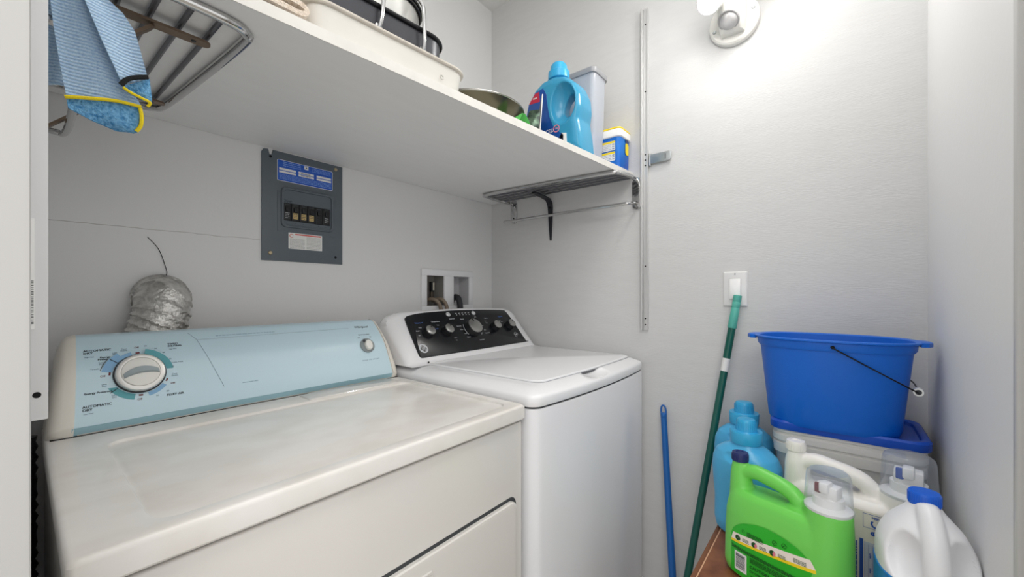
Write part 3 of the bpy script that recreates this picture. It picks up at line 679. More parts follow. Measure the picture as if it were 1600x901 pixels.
# console
PN = V(0, -.7836, .6210); PU = V(0, .6210, .7836)
WPROF = [(1.030, .9465), (1.046, .949), (1.0525, .955), (1.0555, .9585), (1.1690, 1.1015), (1.177, 1.108), (1.190, 1.1135), (1.210, 1.113), (1.228, 1.103), (1.245, 1.07), (1.262, .96), (1.262, .9465)]
bm = NB(); secs = []
def cend(d):      # rounded shoulder: height factor and inset at distance d from the end
    q = min(1, d/.085); k = .74+.25*math.sqrt(1-(1-q)**2); return k, .020*(1-math.sqrt(1-(1-min(1, d/.03))**2))
DL = (0, .0015, .004, .008, .013, .02, .028, .038, .05, .065, .085)
for x, k, ins in [(WX0+d, *cend(d)) for d in DL]+[(WX0+.16, 1.005, 0), (1.12, 1.03, 0), (WX1-.16, 1.005, 0)]+[(WX1-d, *cend(d)) for d in DL[::-1]]:
    secs.append([V(x, y+ins*(1 if i < 6 else -1), .9465+(z-.9465)*k) if i not in (0, len(WPROF)-1) else V(x, y, z) for i, (y, z) in enumerate(WPROF)])
loft(bm, secs); link('console_body', bm, WASHG, wa, smooth=.7)
def WM(x, z, off=.0035):
    t = (z-.9585)/(1.1015-.9585); y = 1.0555+t*(1.1690-1.0555)
    return basis(V(x, y, z)+PN*off, (1, 0, 0), PU)
def wl_(x, z): # local plane coordinates of the console plane
    return (x, (z-.9585)/PU.z)
MP = basis(V(0, 1.0555, .9585), (1, 0, 0), PU)
def smoothpoly(P, n=4):
    out = []; m_ = len(P)
    for i in range(m_):
        a, b, c, d = [V(*P[(i+k) % m_], 0) for k in (-1, 0, 1, 2)]
        for k in range(n):
            t = k/n; q = .5*((2*b)+(c-a)*t+(2*a-5*b+4*c-d)*t*t+(3*b-a-3*c+d)*t**3); out.append((q.x, q.y))
    return out
pp = [wl_(x, z) for x, z in [(.830, .984), (.8305, .973), (.8345, .9672), (.845, .966), (.875, .966), (1.10, .966), (1.396, .968), (1.405, .970), (1.403, .980), (1.389, 1.078), (1.380, 1.097), (1.364, 1.1035), (1.25, 1.108), (1.09, 1.1105), (.93, 1.1065), (.862, 1.0995), (.845, 1.094), (.8375, 1.079)]]
bm = NB(); prism(bm, smoothpoly(pp), -.001, .0032, MP, .0008); link('control_panel', bm, BLACKG, wa, smooth=.5, label='glossy black control panel')
def wknob(x, z, r, big=False):
    Mk = WM(x, z)
    bm = NB(); lathe(bm, [(r*1.12, 0), (r*1.1, .004), (r*1.0, .012), (r*.94, .0205), (r*.9, .022), (r*.5, .022)], Mk, 40); k = link('timer_knob' if big else 'option_knob', bm, BLACKP, wa)
    bm = NB(); lathe(bm, [(r*.955, .0195), (r*.935, .0228), (r*.86, .0236), (.0004, .0232)], Mk, 40); link('knob_face', bm, STEEL, k)
    bm = NB(); ang = math.radians(62 if not big else 95); Mr = Mk @ Matrix.Rotation(ang-PI/2, 4, 'Z'); dash(bm, Mr @ Matrix.Translation((0, 0, .0236)), 0, r*.72, r*.16, r*.42); link('pointer', bm, BLACKP, k)
for x in (.905, .992, 1.258, 1.352): wknob(x, 1.0375, .0195)
wknob(1.128, 1.0395, .0335, True)
for x in (1.039, 1.176):
    bm = NB(); lathe(bm, [(.0095, 0), (.0095, .003), (.008, .0045), (.0004, .005)], WM(x, 1.0955), 24); link('push_button', bm, mat('silver button', '#cfd1d4', .3, .3), wa)
bm = NB()
def wt(s, x, z, size, align='CENTER', b=None, bold=.005): text(b, s, WM(x, z), size, 0, 0, bold, 0, align, .0003)
wt('Temperature', .962, 1.0735, .0075, b=bm); wt('Delay Start', 1.047, 1.0795, .006, b=bm); wt('Start', 1.176, 1.081, .006, b=bm); wt('Options', 1.233, 1.074, .006, b=bm); wt('Normal', 1.098, 1.076, .006, b=bm)
for s, x, z in (('Bulky Items', 1.064, 1.052), ('Whites', 1.069, 1.039), ('Towels', 1.079, 1.024), ('Delicates', 1.085, 1.011), ('Colors', 1.177, 1.058), ('Casuals', 1.187, 1.047), ('Rinse', 1.190, 1.030), ('Speed Wash', 1.196, 1.018), ('Drain & Spin', 1.145, .996), ('Heavy', .883, 1.057), ('Medium', .868, 1.047), ('Light', .866, 1.033), ('Cool', .966, 1.061), ('Warm', 1.018, 1.013), ('Hot', 1.018, 1.005), ('Fabric', 1.222, 1.055), ('Extra', 1.222, 1.062), ('Deep Fill', 1.308, 1.062), ('Auto', 1.318, 1.056)):
    wt(s, x, z, .005, b=bm)
for i in range(5): dash(bm, WM(1.082+.017*i, 1.0985), 0, 0, .007, .0022); dash(bm, WM(1.082+.017*i, 1.0925), 0, 0, .003, .003)
arc(bm, WM(1.128, 1.0395), .043, .0445, 150, 215, .0005); arc(bm, WM(1.128, 1.0395), .043, .0445, -45, -30, .0005)
text(bm, 'HE', WM(1.362, .999), .012, 0, 0, .02); arc(bm, WM(1.362, .999), .0115, .0125, 0, 270, .0004); o = link('lettering', bm, WHITEP, wa); o['kind'] = 'stuff'
bm = NB(); wt('Water Level', .887, 1.0725, .0068, b=bm); wt('Deep Rinse', 1.325, 1.0755, .0058, b=bm); wt('TAP COLD', .950, 1.049, .0045, b=bm); o = link('blue_lettering', bm, BLUEP, wa); o['kind'] = 'stuff'
Ml = WM(.857, .992)
bm = NB(); arc(bm, Ml, .0125, .0175, 0, 359.9, .0008, 40); text(bm, 'GE', Ml, .0125, 0, 0, .01, .3, 'CENTER', .0006)
for a in range(4): arc(bm, Ml, .0095, .0118, a*90+20, a*90+70, .0006, 6)
link('emblem', bm, mat('silver emblem', '#d3d6da', .35, .3), wa, label='round silver monogram emblem')
bm = NB(); lathe(bm, [(.0003, 0), (.004, 0), (.004, .0004), (.0003, .0005)], frame((.852, 1.0462, .9515), (0, -1, .3)), 10); link('bumper', bm, DARK, wa)

# ------------------------------------------------------------------ flood light on the far wall
fl = thing('flood_light', 'white motion sensor flood light with lit bulbs, high on the far wall', 'wall light', (L, .268, 2.06))
cY, cZ = .266, 2.062
MF = frame((L-.0006, cY, cZ), (-1, 0, 0), (0, 0, 1))
bm = NB(); lathe(bm, [(.074, 0), (.075, .006), (.073, .016), (.068, .020), (.02, .021)], MF, 48); link('base_plate', bm, LAMPW, fl)
for y, z in ((cY+.056, cZ-.018), (cY-.056, cZ+.018)): screw(fl, (L-.0207, y, z), (-1, 0, 0), GALV, .0055)
bm = NB()
# sensor housing: half-round body leaning out of the base, flat slanted foot
def hs(z, hy, d): return [V(L-.02-d*max(0, math.sin(t))**.7, cY+.002+hy*math.cos(t), z) for t in [PI*i/14 for i in range(15)]]
loft(bm, [hs(2.015, .034, .035), hs(2.03, .038, .052), hs(2.06, .041, .066), hs(2.09, .041, .070), hs(2.12, .039, .070), hs(2.15, .037, .066), hs(2.17, .03, .05)]); link('sensor_housing', bm, LAMPW, fl, smooth=.9)
bm = NB(); ball(bm, (0, 0, 0), .027, (1, 1, .62), frame((L-.070, cY+.004, 2.036), (-.62, .1, -.78))); lathe(bm, [(.026, -.004), (.0315, -.004), (.0315, .002), (.029, .004), (.026, .002)], frame((L-.072, cY+.004, 2.037), (-.62, .1, -.78)), 36); link('sensor_lens', bm, LENS, fl)
bm = NB(); greek(bm, basis((L-.0905, cY+.024, 2.128), (0, -1, 0), (0, 0, 1)), 0, .036, -.003, .003, 1, .003, 9, .0012); o = link('print', bm, mat('blue-grey print', '#5f6a86', .5), fl); o['kind'] = 'stuff'
for s, tip in ((1, V(1.300, .3105, 2.052)), (-1, V(1.300, .168, 2.150))):
    ax = V(-.80, .12*s, -.42).normalized(); base = tip-ax*.060
    root = V(L-.030, cY+s*.022, 2.125)
    bm = NB(); tube(bm, [root, root*.55+(base-ax*.06)*.45+V(-.01, 0, 0), base-ax*.055, base-ax*.03], .016, 14, 5); link('lamp_arm', bm, LAMPW, fl)
    Mb = frame(base, ax)
    bm = NB(); lathe(bm, [(.018, -.045), (.022, -.030), (.031, -.004), (.035, .016), (.035, .030), (.0335, .030), (.033, .016)], Mb, 32); link('lamp_shell', bm, LAMPW, fl)
    bm = NB(); lathe(bm, [(.0325, .018), (.034, .024), (.032, .038), (.026, .049), (.015, .057), (.0005, .060)], Mb, 32); link('bulb', bm, BULBM, fl, label='glowing white bulb')

# ------------------------------------------------------------------ light switch
sw = thing('light_switch', 'white rocker light switch on the far wall, green pole leaning on it', 'switch', (L, .264, 1.193))
M = basis((L-.0005, .264, 1.193), (0, -1, 0), (0, 0, 1))
bm = NB(); secs = [[M @ V(x, y, d) for x, y in rrect(0, 0, .035-q, .0565-q, .003, 3)] for q, d in ((0, 0), (0, .003), (.002, .0055), (.004, .0062))]
loft(bm, secs); link('plate', bm, PLATE, sw)
bm = NB(); secs = [[M @ V(x, y, d) for x, y in rrect(0, 0, .0175-q, .034-q, .002, 2)] for q, d in ((0, .006), (0, .0066))]
loft(bm, secs); link('gap', bm, mat('grey switch gap', '#a2a2a4', .6), sw)
bm = NB(); secs = [[M @ V(x, y, d+(.003 if (y < 0 and d > .007) else 0)) for x, y in rrect(0, 0, .0165-q, .033-q, .0015, 2)] for q, d in ((0, .006), (0, .0075), (.0012, .0085))]
loft(bm, secs); link('rocker', bm, ROCK, sw)
for z in (.0485, -.0485):
    bm = NB(); lathe(bm, [(.0026, 0), (.0026, .0008), (.0004, .001)], frame(M @ V(0, z, .0062), (-1, 0, 0)), 12); link('screw', bm, GALV, sw)

# ------------------------------------------------------------------ poles leaning on the far wall
def pole(name, label, cat, a, b, r, m, caps):
    t = thing(name, label, cat, b)
    bm = NB(); tube(bm, [a, b], r, 16); link('shaft', bm, m, t); return t
A, Bt = V(1.462, .2535, 1.172), V(1.335, .4165, .002)
gp = thing('mop_pole', 'dark green pole with teal grip leaning on the light switch', 'pole', Bt)
d = (Bt-A).normalized()
bm = NB(); tube(bm, [A+d*.105, Bt], .0112, 18); link('shaft', bm, GREENP, gp)
bm = NB(); lathe(bm, [(.0108, .0), (.0122, .0), (.0122, .02), (.0117, .021), (.0122, .022), (.0122, .040), (.0117, .041), (.0122, .042), (.0132, .105), (.012, .107)], frame(A, d), 24); g = link('grip', bm, TEALP, gp)
bm = NB(); lathe(bm, [(.0005, .0012), (.0095, .0012), (.0095, .0004), (.0005, .0003)], frame(A, d), 20); link('grip_hole', bm, mat('deep green hole', '#0e4a40', .6), g)
bm = NB(); lathe(bm, [(.0113, .0), (.0117, .0), (.0117, .042), (.0113, .042)], frame(A+d*.205, d), 20); link('sticker', bm, LWHITE, gp)
A, Bt = V(1.462, .4905, .778), V(1.405, .428, .002); d = (Bt-A).normalized()
bp2 = thing('broom_pole', 'short blue plastic pole with hanging hole leaning on the far wall', 'pole', Bt)
bm = NB(); tube(bm, [A+d*.040, Bt], lambda t: .0105+.0025*t, 18); link('shaft', bm, BLUEPOLE, bp2)
M = frame(A, d, (0, 1, 0))
bm = NB(); secs = [[V(.0085*math.cos(t)*1.0, 0, .0) for t in ()]]
loop = [M @ V(.0088*math.sin(t), 0, .012-.012*math.cos(t)) for t in [2*PI*i/20 for i in range(20)]]
bm = NB(); tube(bm, [M @ V(-.0075, 0, .040), M @ V(-.0085, 0, .02), M @ V(-.006, 0, .006), M @ V(0, 0, .001), M @ V(.006, 0, .006), M @ V(.0085, 0, .02), M @ V(.0075, 0, .040)], .0032, 10, 5)
lathe(bm, [(.0098, .026), (.0108, .028), (.0108, .044), (.0098, .046)], M, 18); link('hanging_cap', bm, BLUEPOLE, bp2)

# ------------------------------------------------------------------ low brown table
TZ = .53
tb = thing('side_table', 'low brown mottled table under the detergent bottles by the right wall', 'table', (1.14, .045, 0))
bm = NB(); box(bm, .82, 1.478, R+.003, .2525, TZ-.012, TZ); link('table_top', bm, TABLE, tb)
bm = NB(); box(bm, .82, 1.478, .2515, .2545, TZ-.0015, TZ+.0004, .0006); link('worn_edge', bm, TABLEE, tb, label='pale worn edge line')
bm = NB(); box(bm, .815, 1.478, .2545, .2665, TZ-.03, TZ-.001, .003); link('edge_moulding', bm, TABLEB, tb)
for x in (.85, 1.45):
    for y in (R+.03, .225):
        bm = NB(); box(bm, x-.02, x+.02, y-.02, y+.02, 0, TZ-.012, .003); link('leg', bm, TABLEB, tb)
def onz(bm, M): bm.transform(M); return bm

# ------------------------------------------------------------------ storage tub, bucket
tz = .853
tu = thing('storage_tub', 'white plastic storage tub with a blue lid under the bucket', 'tub', (1.355, -.018, TZ))
def tsec(q, z, r=.035, cx=1.355): return at(rrect(cx, -.008, .107-q, .147-q, r, 6), z)
bm = NB(); loft(bm, [tsec(.016, TZ+.0005), tsec(.010, .70), tsec(.008, .765), tsec(.002, .766), tsec(.001, .790), tsec(.005, .7915), tsec(.005, .796), tsec(.0005, .798), tsec(0, .812), tsec(.004, .814), tsec(.004, .818), tsec(.001, .820), tsec(.001, .836)]); link('body', bm, TUBW, tu, smooth=.5)
bm = NB(); loft(bm, [tsec(-.004, .828), tsec(-.005, .832), tsec(-.005, .846), tsec(-.001, .8505), tsec(.006, .8505), tsec(.010, .848), tsec(.012, .842), tsec(.016, .841)]); link('lid', bm, LIDB, tu, smooth=.6, label='deep blue snap lid')
bk = thing('bucket', 'royal blue oval mop bucket standing on the blue lid in the corner', 'bucket', (1.325, .015, .842))
bz0, bz1 = .8425, 1.067
def bsec(a, b, z, cx=1.315, n=2.5): return at(sup(cx, .018, a, b, n, 56), z)
bm = NB()
loft(bm, [bsec(.070, .118, bz0+.002), bsec(.078, .128, bz0), bsec(.084, .133, bz0+.012), bsec(.104, .152, 1.040), bsec(.106, .154, 1.040), bsec(.108, .158, 1.045), bsec(.109, .160, 1.060), bsec(.114, .166, 1.062), bsec(.114, .167, 1.0655), bsec(.110, .162, 1.067), bsec(.104, .155, 1.064), bsec(.102, .150, 1.04), bsec(.081, .130, bz0+.016), bsec(.07, .11, bz0+.012)])
link('shell', bm, BUCKET, bk, smooth=.7)
for s in (1, -1):
    bm = NB(); y0 = .018+s*.160
    P = [(1.315-.040, y0), (1.315-.034, y0+s*.014), (1.315-.016, y0+s*.022), (1.315+.016, y0+s*.022), (1.315+.034, y0+s*.014), (1.315+.040, y0), (1.315+.02, y0-s*.0), (1.315-.02, y0)]
    if s < 0: P = P[::-1]
    prism(bm, P, 1.0565, 1.0665, Matrix.Identity(4), .002); prism(bm, P, 1.054, 1.0605, Matrix.Identity(4)) if False else None
    link('lift_tab', bm, BUCKET, bk)
# bail handle hanging over the right end
pf, pb, ge = V(1.315-.109, .012, 1.050), V(1.315+.107, .012, 1.050), V(1.295, -.150, .978)
bm = NB(); tube(bm, [pf+V(.004, 0, 0), pf+V(-.003, -.003, -.002), V(1.2125, -.06, 1.006), V(1.2235, -.108, .977), V(1.2335, -.1320, .9625), V(1.250, -.1345, .9615), V(1.33, -.1385, .9615), V(1.39, -.1385, .9615), V(1.408, -.130, .9645), V(1.425, -.10, .983), V(1.430, -.04, 1.015), pb+V(.006, -.003, -.003), pb+V(-.004, 0, 0)], .0017, 8, 5); link('bail_wire', bm, WIRE, bk)
bm = NB(); lathe(bm, [(.0055, .001), (.0055, 0), (.0085, 0), (.0085, .055), (.0055, .055)], frame((1.240, -.1340, .9615), (1, -.085, -.10)), 24); gr = link('bail_grip', bm, LWHITE, bk, label='white tubular bail grip')
bm = NB(); lathe(bm, [(.0005, 0), (.0058, 0), (.0058, .0006), (.0005, .0006)], frame((1.2405, -.1340, .9615), (1, -.085, -.10)), 16); link('grip_bore', bm, DARKG, gr)
bm = NB(); lathe(bm, [(.0005, 0), (.004, 0), (.004, .0006), (.0005, .0006)], frame(pf+V(-.001, 0, .001), (-1, 0, 0)), 12); link('pivot_hole', bm, DARK, bk)

# ------------------------------------------------------------------ big refill jugs with tap and measuring cup
def refill_jug(name, label, loc, rotz, k, body, capm, capped):
    """local x: from the cup (-) to the pouring spout (+); y: towards the viewer; z up"""
    t = thing(name, label, 'bottle', loc, rotz)
    b = NB(); h = [0, .004, .02, .10, .14, .165, .18, .19]
    dims = [(.104, .040), (.116, .048), (.121, .052), (.119, .052), (.117, .050), (.112, .046), (.104, .042), (.093, .033)]
    loft(b, [[V(x*k, y*k, z*k*1.02) for x, y in sup(0, 0, a, c, 3.2, 40)] for z, (a, c) in zip(h, dims)])
    tube(b, [V(.086, 0, .12)*k, V(.089, 0, .18)*k, V(.093, 0, .225)*k, V(.094, 0, .252)*k], lambda s: (.032-.0165*s)*k, 20)      # spout column
    tube(b, [V(-.072, 0, .06)*k, V(-.077, 0, .15)*k, V(-.0805, 0, .214)*k], lambda s: (.052-.012*s)*k, 24)                      # tap column
    tube(b, [V(.090, 0, .205)*k, V(.080, 0, .226)*k, V(.058, 0, .2345)*k, V(.030, 0, .2305)*k, V(.004, 0, .2255)*k, V(-.018, 0, .216)*k, V(-.034, 0, .196)*k, V(-.046, 0, .165)*k], .0165*k, 16, 6)   # handle
    me = solid(b, [], .0028*k, 8)
    link('body', me, body, t, smooth=3, world=False)
    bm = NB(); lathe(bm, [(.014*k, .249*k), (.0175*k, .250*k), (.0178*k, .266*k), (.0165*k, .270*k), (.009*k, .2705*k), (.008*k, .2692*k), (.0004, .2692*k)], Matrix.Translation((.094*k, 0, 0)), 32); cp = link('cap', bm, capm, t, world=False)
    bm = NB(); 
    for i in range(28):
        a = 2*PI*i/28; box(bm, -.0006, .0006, .0172*k, .0182*k, .252*k, .265*k, 0, 2, Matrix.Translation((.094*k, 0, 0)) @ Matrix.Rotation(a, 4, 'Z'))
    link('cap_ribs', bm, capm, cp, world=False)
    # tap under the clear cup
    Mt = Matrix.Translation((-.0805*k, 0, 0))
    bm = NB(); lathe(bm, [(.038*k, .209*k), (.040*k, .213*k), (.040*k, .217*k), (.030*k, .220*k), (.026*k, .222*k), (.026*k, .238*k), (.020*k, .240*k)], Mt, 36); tp = link('tap_base', bm, WJUG, t, world=False)
    bm = NB(); box(bm, -.020*k, .020*k, -.012*k, .018*k, .238*k, .262*k, .003*k, 2, Mt); box(bm, -.008*k, .008*k, .0*k, .026*k, .250*k, .270*k, .003*k, 2, Mt); link('tap_body', bm, WJUG, tp, world=False)
    bm = NB(); box(bm, .006*k, .017*k, .013*k, .0205*k, .246*k, .266*k, .002*k, 2, Mt); link('tap_button', bm, REDP if capped == 'red' else JBLUE, tp, world=False)
    bm = NB(); lathe(bm, [(.0385*k, .213*k), (.0415*k, .213*k), (.0420*k, .219*k), (.0400*k, .222*k), (.0368*k, .278*k), (.0350*k, .285*k), (.0310*k, .2885*k), (.0004, .2895*k)], Mt, 40); link('measuring_cup', bm, CLEAR, t, world=False, label='clear measuring cup over the tap')
    return t
def front(M0): return M0
gj = refill_jug('refill_jug', 'green laundry detergent jug with a navy cap and clear cup, on the brown table', (1.058, .094, TZ+.0005), math.radians(72), 1.0, GREEN, NAVY, 'red')
# label on the green jug's near face (local y ~ .0525)
def curved_label(parent, name, outline, m, yoff, k, label=None, a=.119, c=.0522, th=.0006):
    """outline in (u=viewer's right, z); laid on the jug's front face, which curves back at its ends"""
    bm = NB(); b = NB(); vs = [b.verts.new((u, z, 0)) for u, z in outline]; b.faces.new(vs)
    bmesh.ops.triangulate(b, faces=b.faces[:])
    for _ in range(3): bmesh.ops.subdivide_edges(b, edges=[e for e in b.edges if e.calc_length() > .012], cuts=1, use_grid_fill=False); bmesh.ops.triangulate(b, faces=b.faces[:])
    bmesh.ops.solidify(b, geom=b.faces[:], thickness=th)
    for v in b.verts: v.co = facept(v.co.x, v.co.y, v.co.z, yoff, k, a, c)
    add(bm, b); return link(name, bm, m, parent, world=False, label=label, smooth=.8)
def facept(u, z, d, yoff, k, a=.119, c=.0522):
    t = min(.995, abs(u)/(a*k)); y = c*k*(1-t**3.2)**(1/3.2)
    return V(-u, y+yoff+abs(d), z)
def wrapmesh(bm, yoff, k, a=.119, c=.0522):
    for v in bm.verts: v.co = facept(v.co.x, v.co.y, v.co.z, yoff, k, a, c)
    return bm
I4 = Matrix.Identity(4)
def patch(parent, name, fn, nx, ny, m, yoff, k, label=None, th=.0005):
    """sheet over s,t in 0..1 mapped by fn to (u, z) and laid on the curved front"""
    bm = NB(); S = []
    for j in range(ny+1):
        f = [facept(*fn(i/nx, j/ny), 0, yoff, k) for i in range(nx+1)]
        S.append(f+[p-V(0, th, 0) for p in f[::-1]])
    loft(bm, S); return link(name, bm, m, parent, world=False, label=label, smooth=.8)
def domez(u):
    T = [(-.091, .096), (-.085, .110), (-.075, .121), (-.060, .131), (-.035, .140), (-.011, .1435), (.02, .140), (.048, .131), (.068, .115), (.081, .098), (.088, .082)]
    for (a, za), (b_, zb) in zip(T, T[1:]):
        if a <= u <= b_: return za+(zb-za)*(u-a)/(b_-a)
    return T[0][1] if u < T[0][0] else T[-1][1]
gl = patch(gj, 'back_label', lambda s_, t_: (-.091+.179*s_, .010+(domez(-.091+.179*s_)-.010)*t_), 30, 12, GREENL, .0006, 1.0, 'darker green printed label')
def quad(p00, p10, p11, p01): return lambda a, b_: ((p00[0]*(1-a)+p10[0]*a)*(1-b_)+(p01[0]*(1-a)+p11[0]*a)*b_, (p00[1]*(1-a)+p10[1]*a)*(1-b_)+(p01[1]*(1-a)+p11[1]*a)*b_)
def sub(b): bmesh.ops.subdivide_edges(b, edges=[e for e in b.edges if e.calc_length() > .012], cuts=3); return b
patch(gl, 'pale_band', quad((-.090, .0845), (.077, .1035), (.068, .120), (-.085, .1005)), 30, 2, CREAMP, .0014, 1.0)
patch(gl, 'yellow_stripe', quad((-.0905, .079), (.078, .0965), (.077, .1035), (-.090, .0845)), 30, 2, YEL, .0014, 1.0)
for i, x in enumerate((-.073, -.036, .001)):
    z = .0930+.0028*i
    bm = NB(); arc(bm, Matrix.Translation((x, z, 0)), .0006, .006, 60, 280, .0003, 10); o = link('round_icon', wrapmesh(bm, .0020, 1.0), DGREEN, gl, world=False)
    bm = NB(); arc(bm, Matrix.Translation((x, z, 0)), .0006, .006, -75, 55, .0003, 8); link('icon_side', wrapmesh(bm, .0020, 1.0), PINK if i else DGREEN, gl, world=False)
for x, z in ((.005, .1215), (.023, .1245)):
    bm = NB(); arc(bm, Matrix.Translation((x, z, 0)), .0042, .0049, 0, 330, .0003, 14); dash(bm, Matrix.Translation((x, z, 0)) @ Matrix.Rotation(.8, 4, 'Z'), 0, 0, .008, .0008); link('care_symbol', wrapmesh(bm, .0016, 1.0), DGREEN, gl, world=False)
bm = NB()
greek(bm, I4, -.088, .075, .066, .0735, 3, .0014, 12); greek(bm, I4, -.045, .078, .052, .064, 4, .0013, 13)
greek(bm, I4, -.044, .08, .012, .026, 4, .0013, 14); greek(bm, I4, -.052, -.018, .106, .117, 4, .0012, 15); arc(bm, Matrix.Translation((-.060, .114, 0)), .003, .0036, 0, 300, .0003, 8)
for x in (-.062, -.025, .012): greek(bm, Matrix.Translation((x, .0945+.0755*(x+.062)/1.0, 0)), 0, .015, -.004, .004, 3, .0009, 21)
greek(bm, I4, .04, .062, .102, .111, 3, .0011, 22)
o = link('fine_print', wrapmesh(sub(bm), .0022, 1.0), DGREEN, gl, world=False); o['kind'] = 'stuff'
bm = NB(); text(bm, 'CAUTION:  KEEP OUT OF REACH', I4, .0088, -.046, .0435, .015, 0, 'LEFT'); text(bm, 'OF CHILDREN. MAY IRRITATE EYES.', I4, .0068, -.046, .0335, .01, 0, 'LEFT')
o = link('caution_lettering', wrapmesh(bm, .0018, 1.0), DGREEN, gl, world=False); o['kind'] = 'stuff'
patch(gl, 'barcode_patch', quad((-.081, .020), (-.053, .020), (-.053, .0615), (-.081, .0615)), 6, 4, LWHITE, .0016, 1.0)
bm = NB(); rr = random.Random(5); z = .027
while z < .058: dash(bm, I4, -.067, z, .021, .0012); z += rr.choice([.0019, .0026, .0033])
o = link('barcode', wrapmesh(bm, .0023, 1.0), INK, gl, world=False); o['kind'] = 'stuff'

wj = refill_jug('refill_jug', 'white laundry detergent jug with a clear cup, between the tub and green jug', (1.160, -.022, TZ+.0005), math.radians(83), 1.10, WJUG, WJUG, 'blue')
k = 1.10
lab = patch(wj, 'back_label', lambda a, b_: (-.10+.205*a, .015+.185*b_), 26, 8, JUGLAB, .0004, k, 'cream printed back label')
patch(lab, 'blue_bar', quad((.0175, .01), (.0235, .01), (.0235, .142), (.0175, .142)), 2, 8, JBLUE, .0012, k)
patch(lab, 'grey_table', quad((.0245, .01), (.068, .01), (.068, .138), (.0245, .138)), 6, 8, JGREY, .0012, k)
bm = NB()
for x, z, w, h in ((.041, .196, .036, .0007), (.041, .168, .036, .0007), (.0232, .182, .0007, .028), (.0588, .182, .0007, .028)): dash(bm, I4, x, z, w, h)
link('symbol_frame', wrapmesh(sub(bm), .0014, k), JBLUE, lab, world=False)
for st_, sz, x, z, rt in (('C', .020, .043, .1765, PI/2), ('NSF', .0065, .042, .190, 0), ('e', .019, .038, .1580, PI/2)):
    bm = NB(); text(bm, st_, I4, sz, x, z, .03, 0, 'CENTER', .0003, 1, .9, rt); link('symbol', wrapmesh(bm, .0014, k), JBLUE, lab, world=False)
bm = NB()
for i in range(8): dash(bm, I4, .026+.0057*i, .075, .0005, .118)
for i in range(3):
    for q in range(2): text(bm, 'wash', I4, .0052, .034+.010*i, .112-.03*q, .02, 0, 'CENTER', .0006, 1, .9, PI/2)
MR = Matrix.Rotation(PI/2, 4, 'Z')
greek(bm, MR, .03, .135, -.0145, -.008, 2, .0016, 32); greek(bm, MR, .05, .185, -.0055, .004, 2, .003, 33); greek(bm, MR, .150, .180, -.09, -.072, 3, .0018, 34)
o = link('fine_print', wrapmesh(sub(bm), .0018, k), JBLUE, lab, world=False); o['kind'] = 'stuff'

# ------------------------------------------------------------------ bleach jug
bj = thing('bleach_jug', 'translucent white bleach jug with a blue cap against the right wall', 'bottle', (.985, -.1135, TZ+.0005), math.radians(-84))
# local: -y towards the camera side (handle), z up
b = NB()
zz = [0, .005, .03, .10, .150, .190, .212, .230, .248, .262, .275, .285, .296]
aa = [(.052, .062), (.058, .070), (.0610, .074), (.0620, .075), (.0624, .076), (.0628, .076), (.062, .074), (.056, .066), (.0475, .053), (.036, .040), (.0255, .027), (.0195, .0195), (.0185, .0185)]
loft(b, [at(sup(0, 0, a, c, 2.5 if z < .2 else 2.2, 40), z) for z, (a, c) in zip(zz, aa)])
cut1 = NB()
for s in (1, -1): ball(cut1, (s*.042, -.082, .222), 1, (.031, .052, .060), Matrix.Identity(4))
hd = NB()
me = solid(b, [cut1], .0026, 5)
b = NB(); b.from_mesh(me)
tube(b, [V(0, -.014, .282), V(0, -.032, .272), V(0, -.055, .240), V(0, -.067, .195), V(0, -.069, .14), V(0, -.055, .085)], lambda s: .0155+.003*s, 16, 5)
me = solid(b, [], .0026, 5)
link('body', me, BLEACH, bj, smooth=3, world=False)
bm = NB()
for s in (1, -1):
    for i in range(9):
        z = .200+.0070*i; a = .0622-.0007*i-.00038*i*i
        ang = math.radians(-38); x = s*a*math.cos(ang)*.99; y = a*1.08*math.sin(ang)+.012
        ball(bm, (0, 0, 0), .0015, (1, 6, 1), Matrix.Translation((x*1.0, y, z)) @ Matrix.Rotation(s*math.radians(35), 4, 'Z'), 10, 6)
o = link('grip_ridges', bm, BLEACH, bj, world=False); o['kind'] = 'stuff'
bm = NB(); lathe(bm, [(.0185, .284), (.0205, .284), (.0210, .287), (.0210, .303), (.0195, .306), (.0004, .3065)], None, 36); cp = link('cap', bm, CAPB, bj, world=False, label='bright blue screw cap')
bm = NB()
for i in range(36): box(bm, -.0006, .0006, .0205, .0215, .287, .303, 0, 2, Matrix.Rotation(2*PI*i/36, 4, 'Z'))
o = link('cap_ribs', bm, CAPB, cp, world=False); o['kind'] = 'stuff'
# wrap label around the lower body
bm = NB(); O = sup(0, 0, .0674, .0762, 2.5, 60); secs = []
idx = [i for i in range(60)]
loft(bm, [at(sup(0, 0, .0615, .0746, 2.5, 60), .03), at(sup(0, 0, .0632, .0763, 2.5, 60), .032), at(sup(0, 0, .0640, .0770, 2.5, 60), .10), at(sup(0, 0, .0642, .0774, 2.5, 60), .170), at(sup(0, 0, .0625, .0757, 2.5, 60), .1715)], cap=False)
link('label', bm, BLAB, bj, world=False, label='deep blue wraparound label')

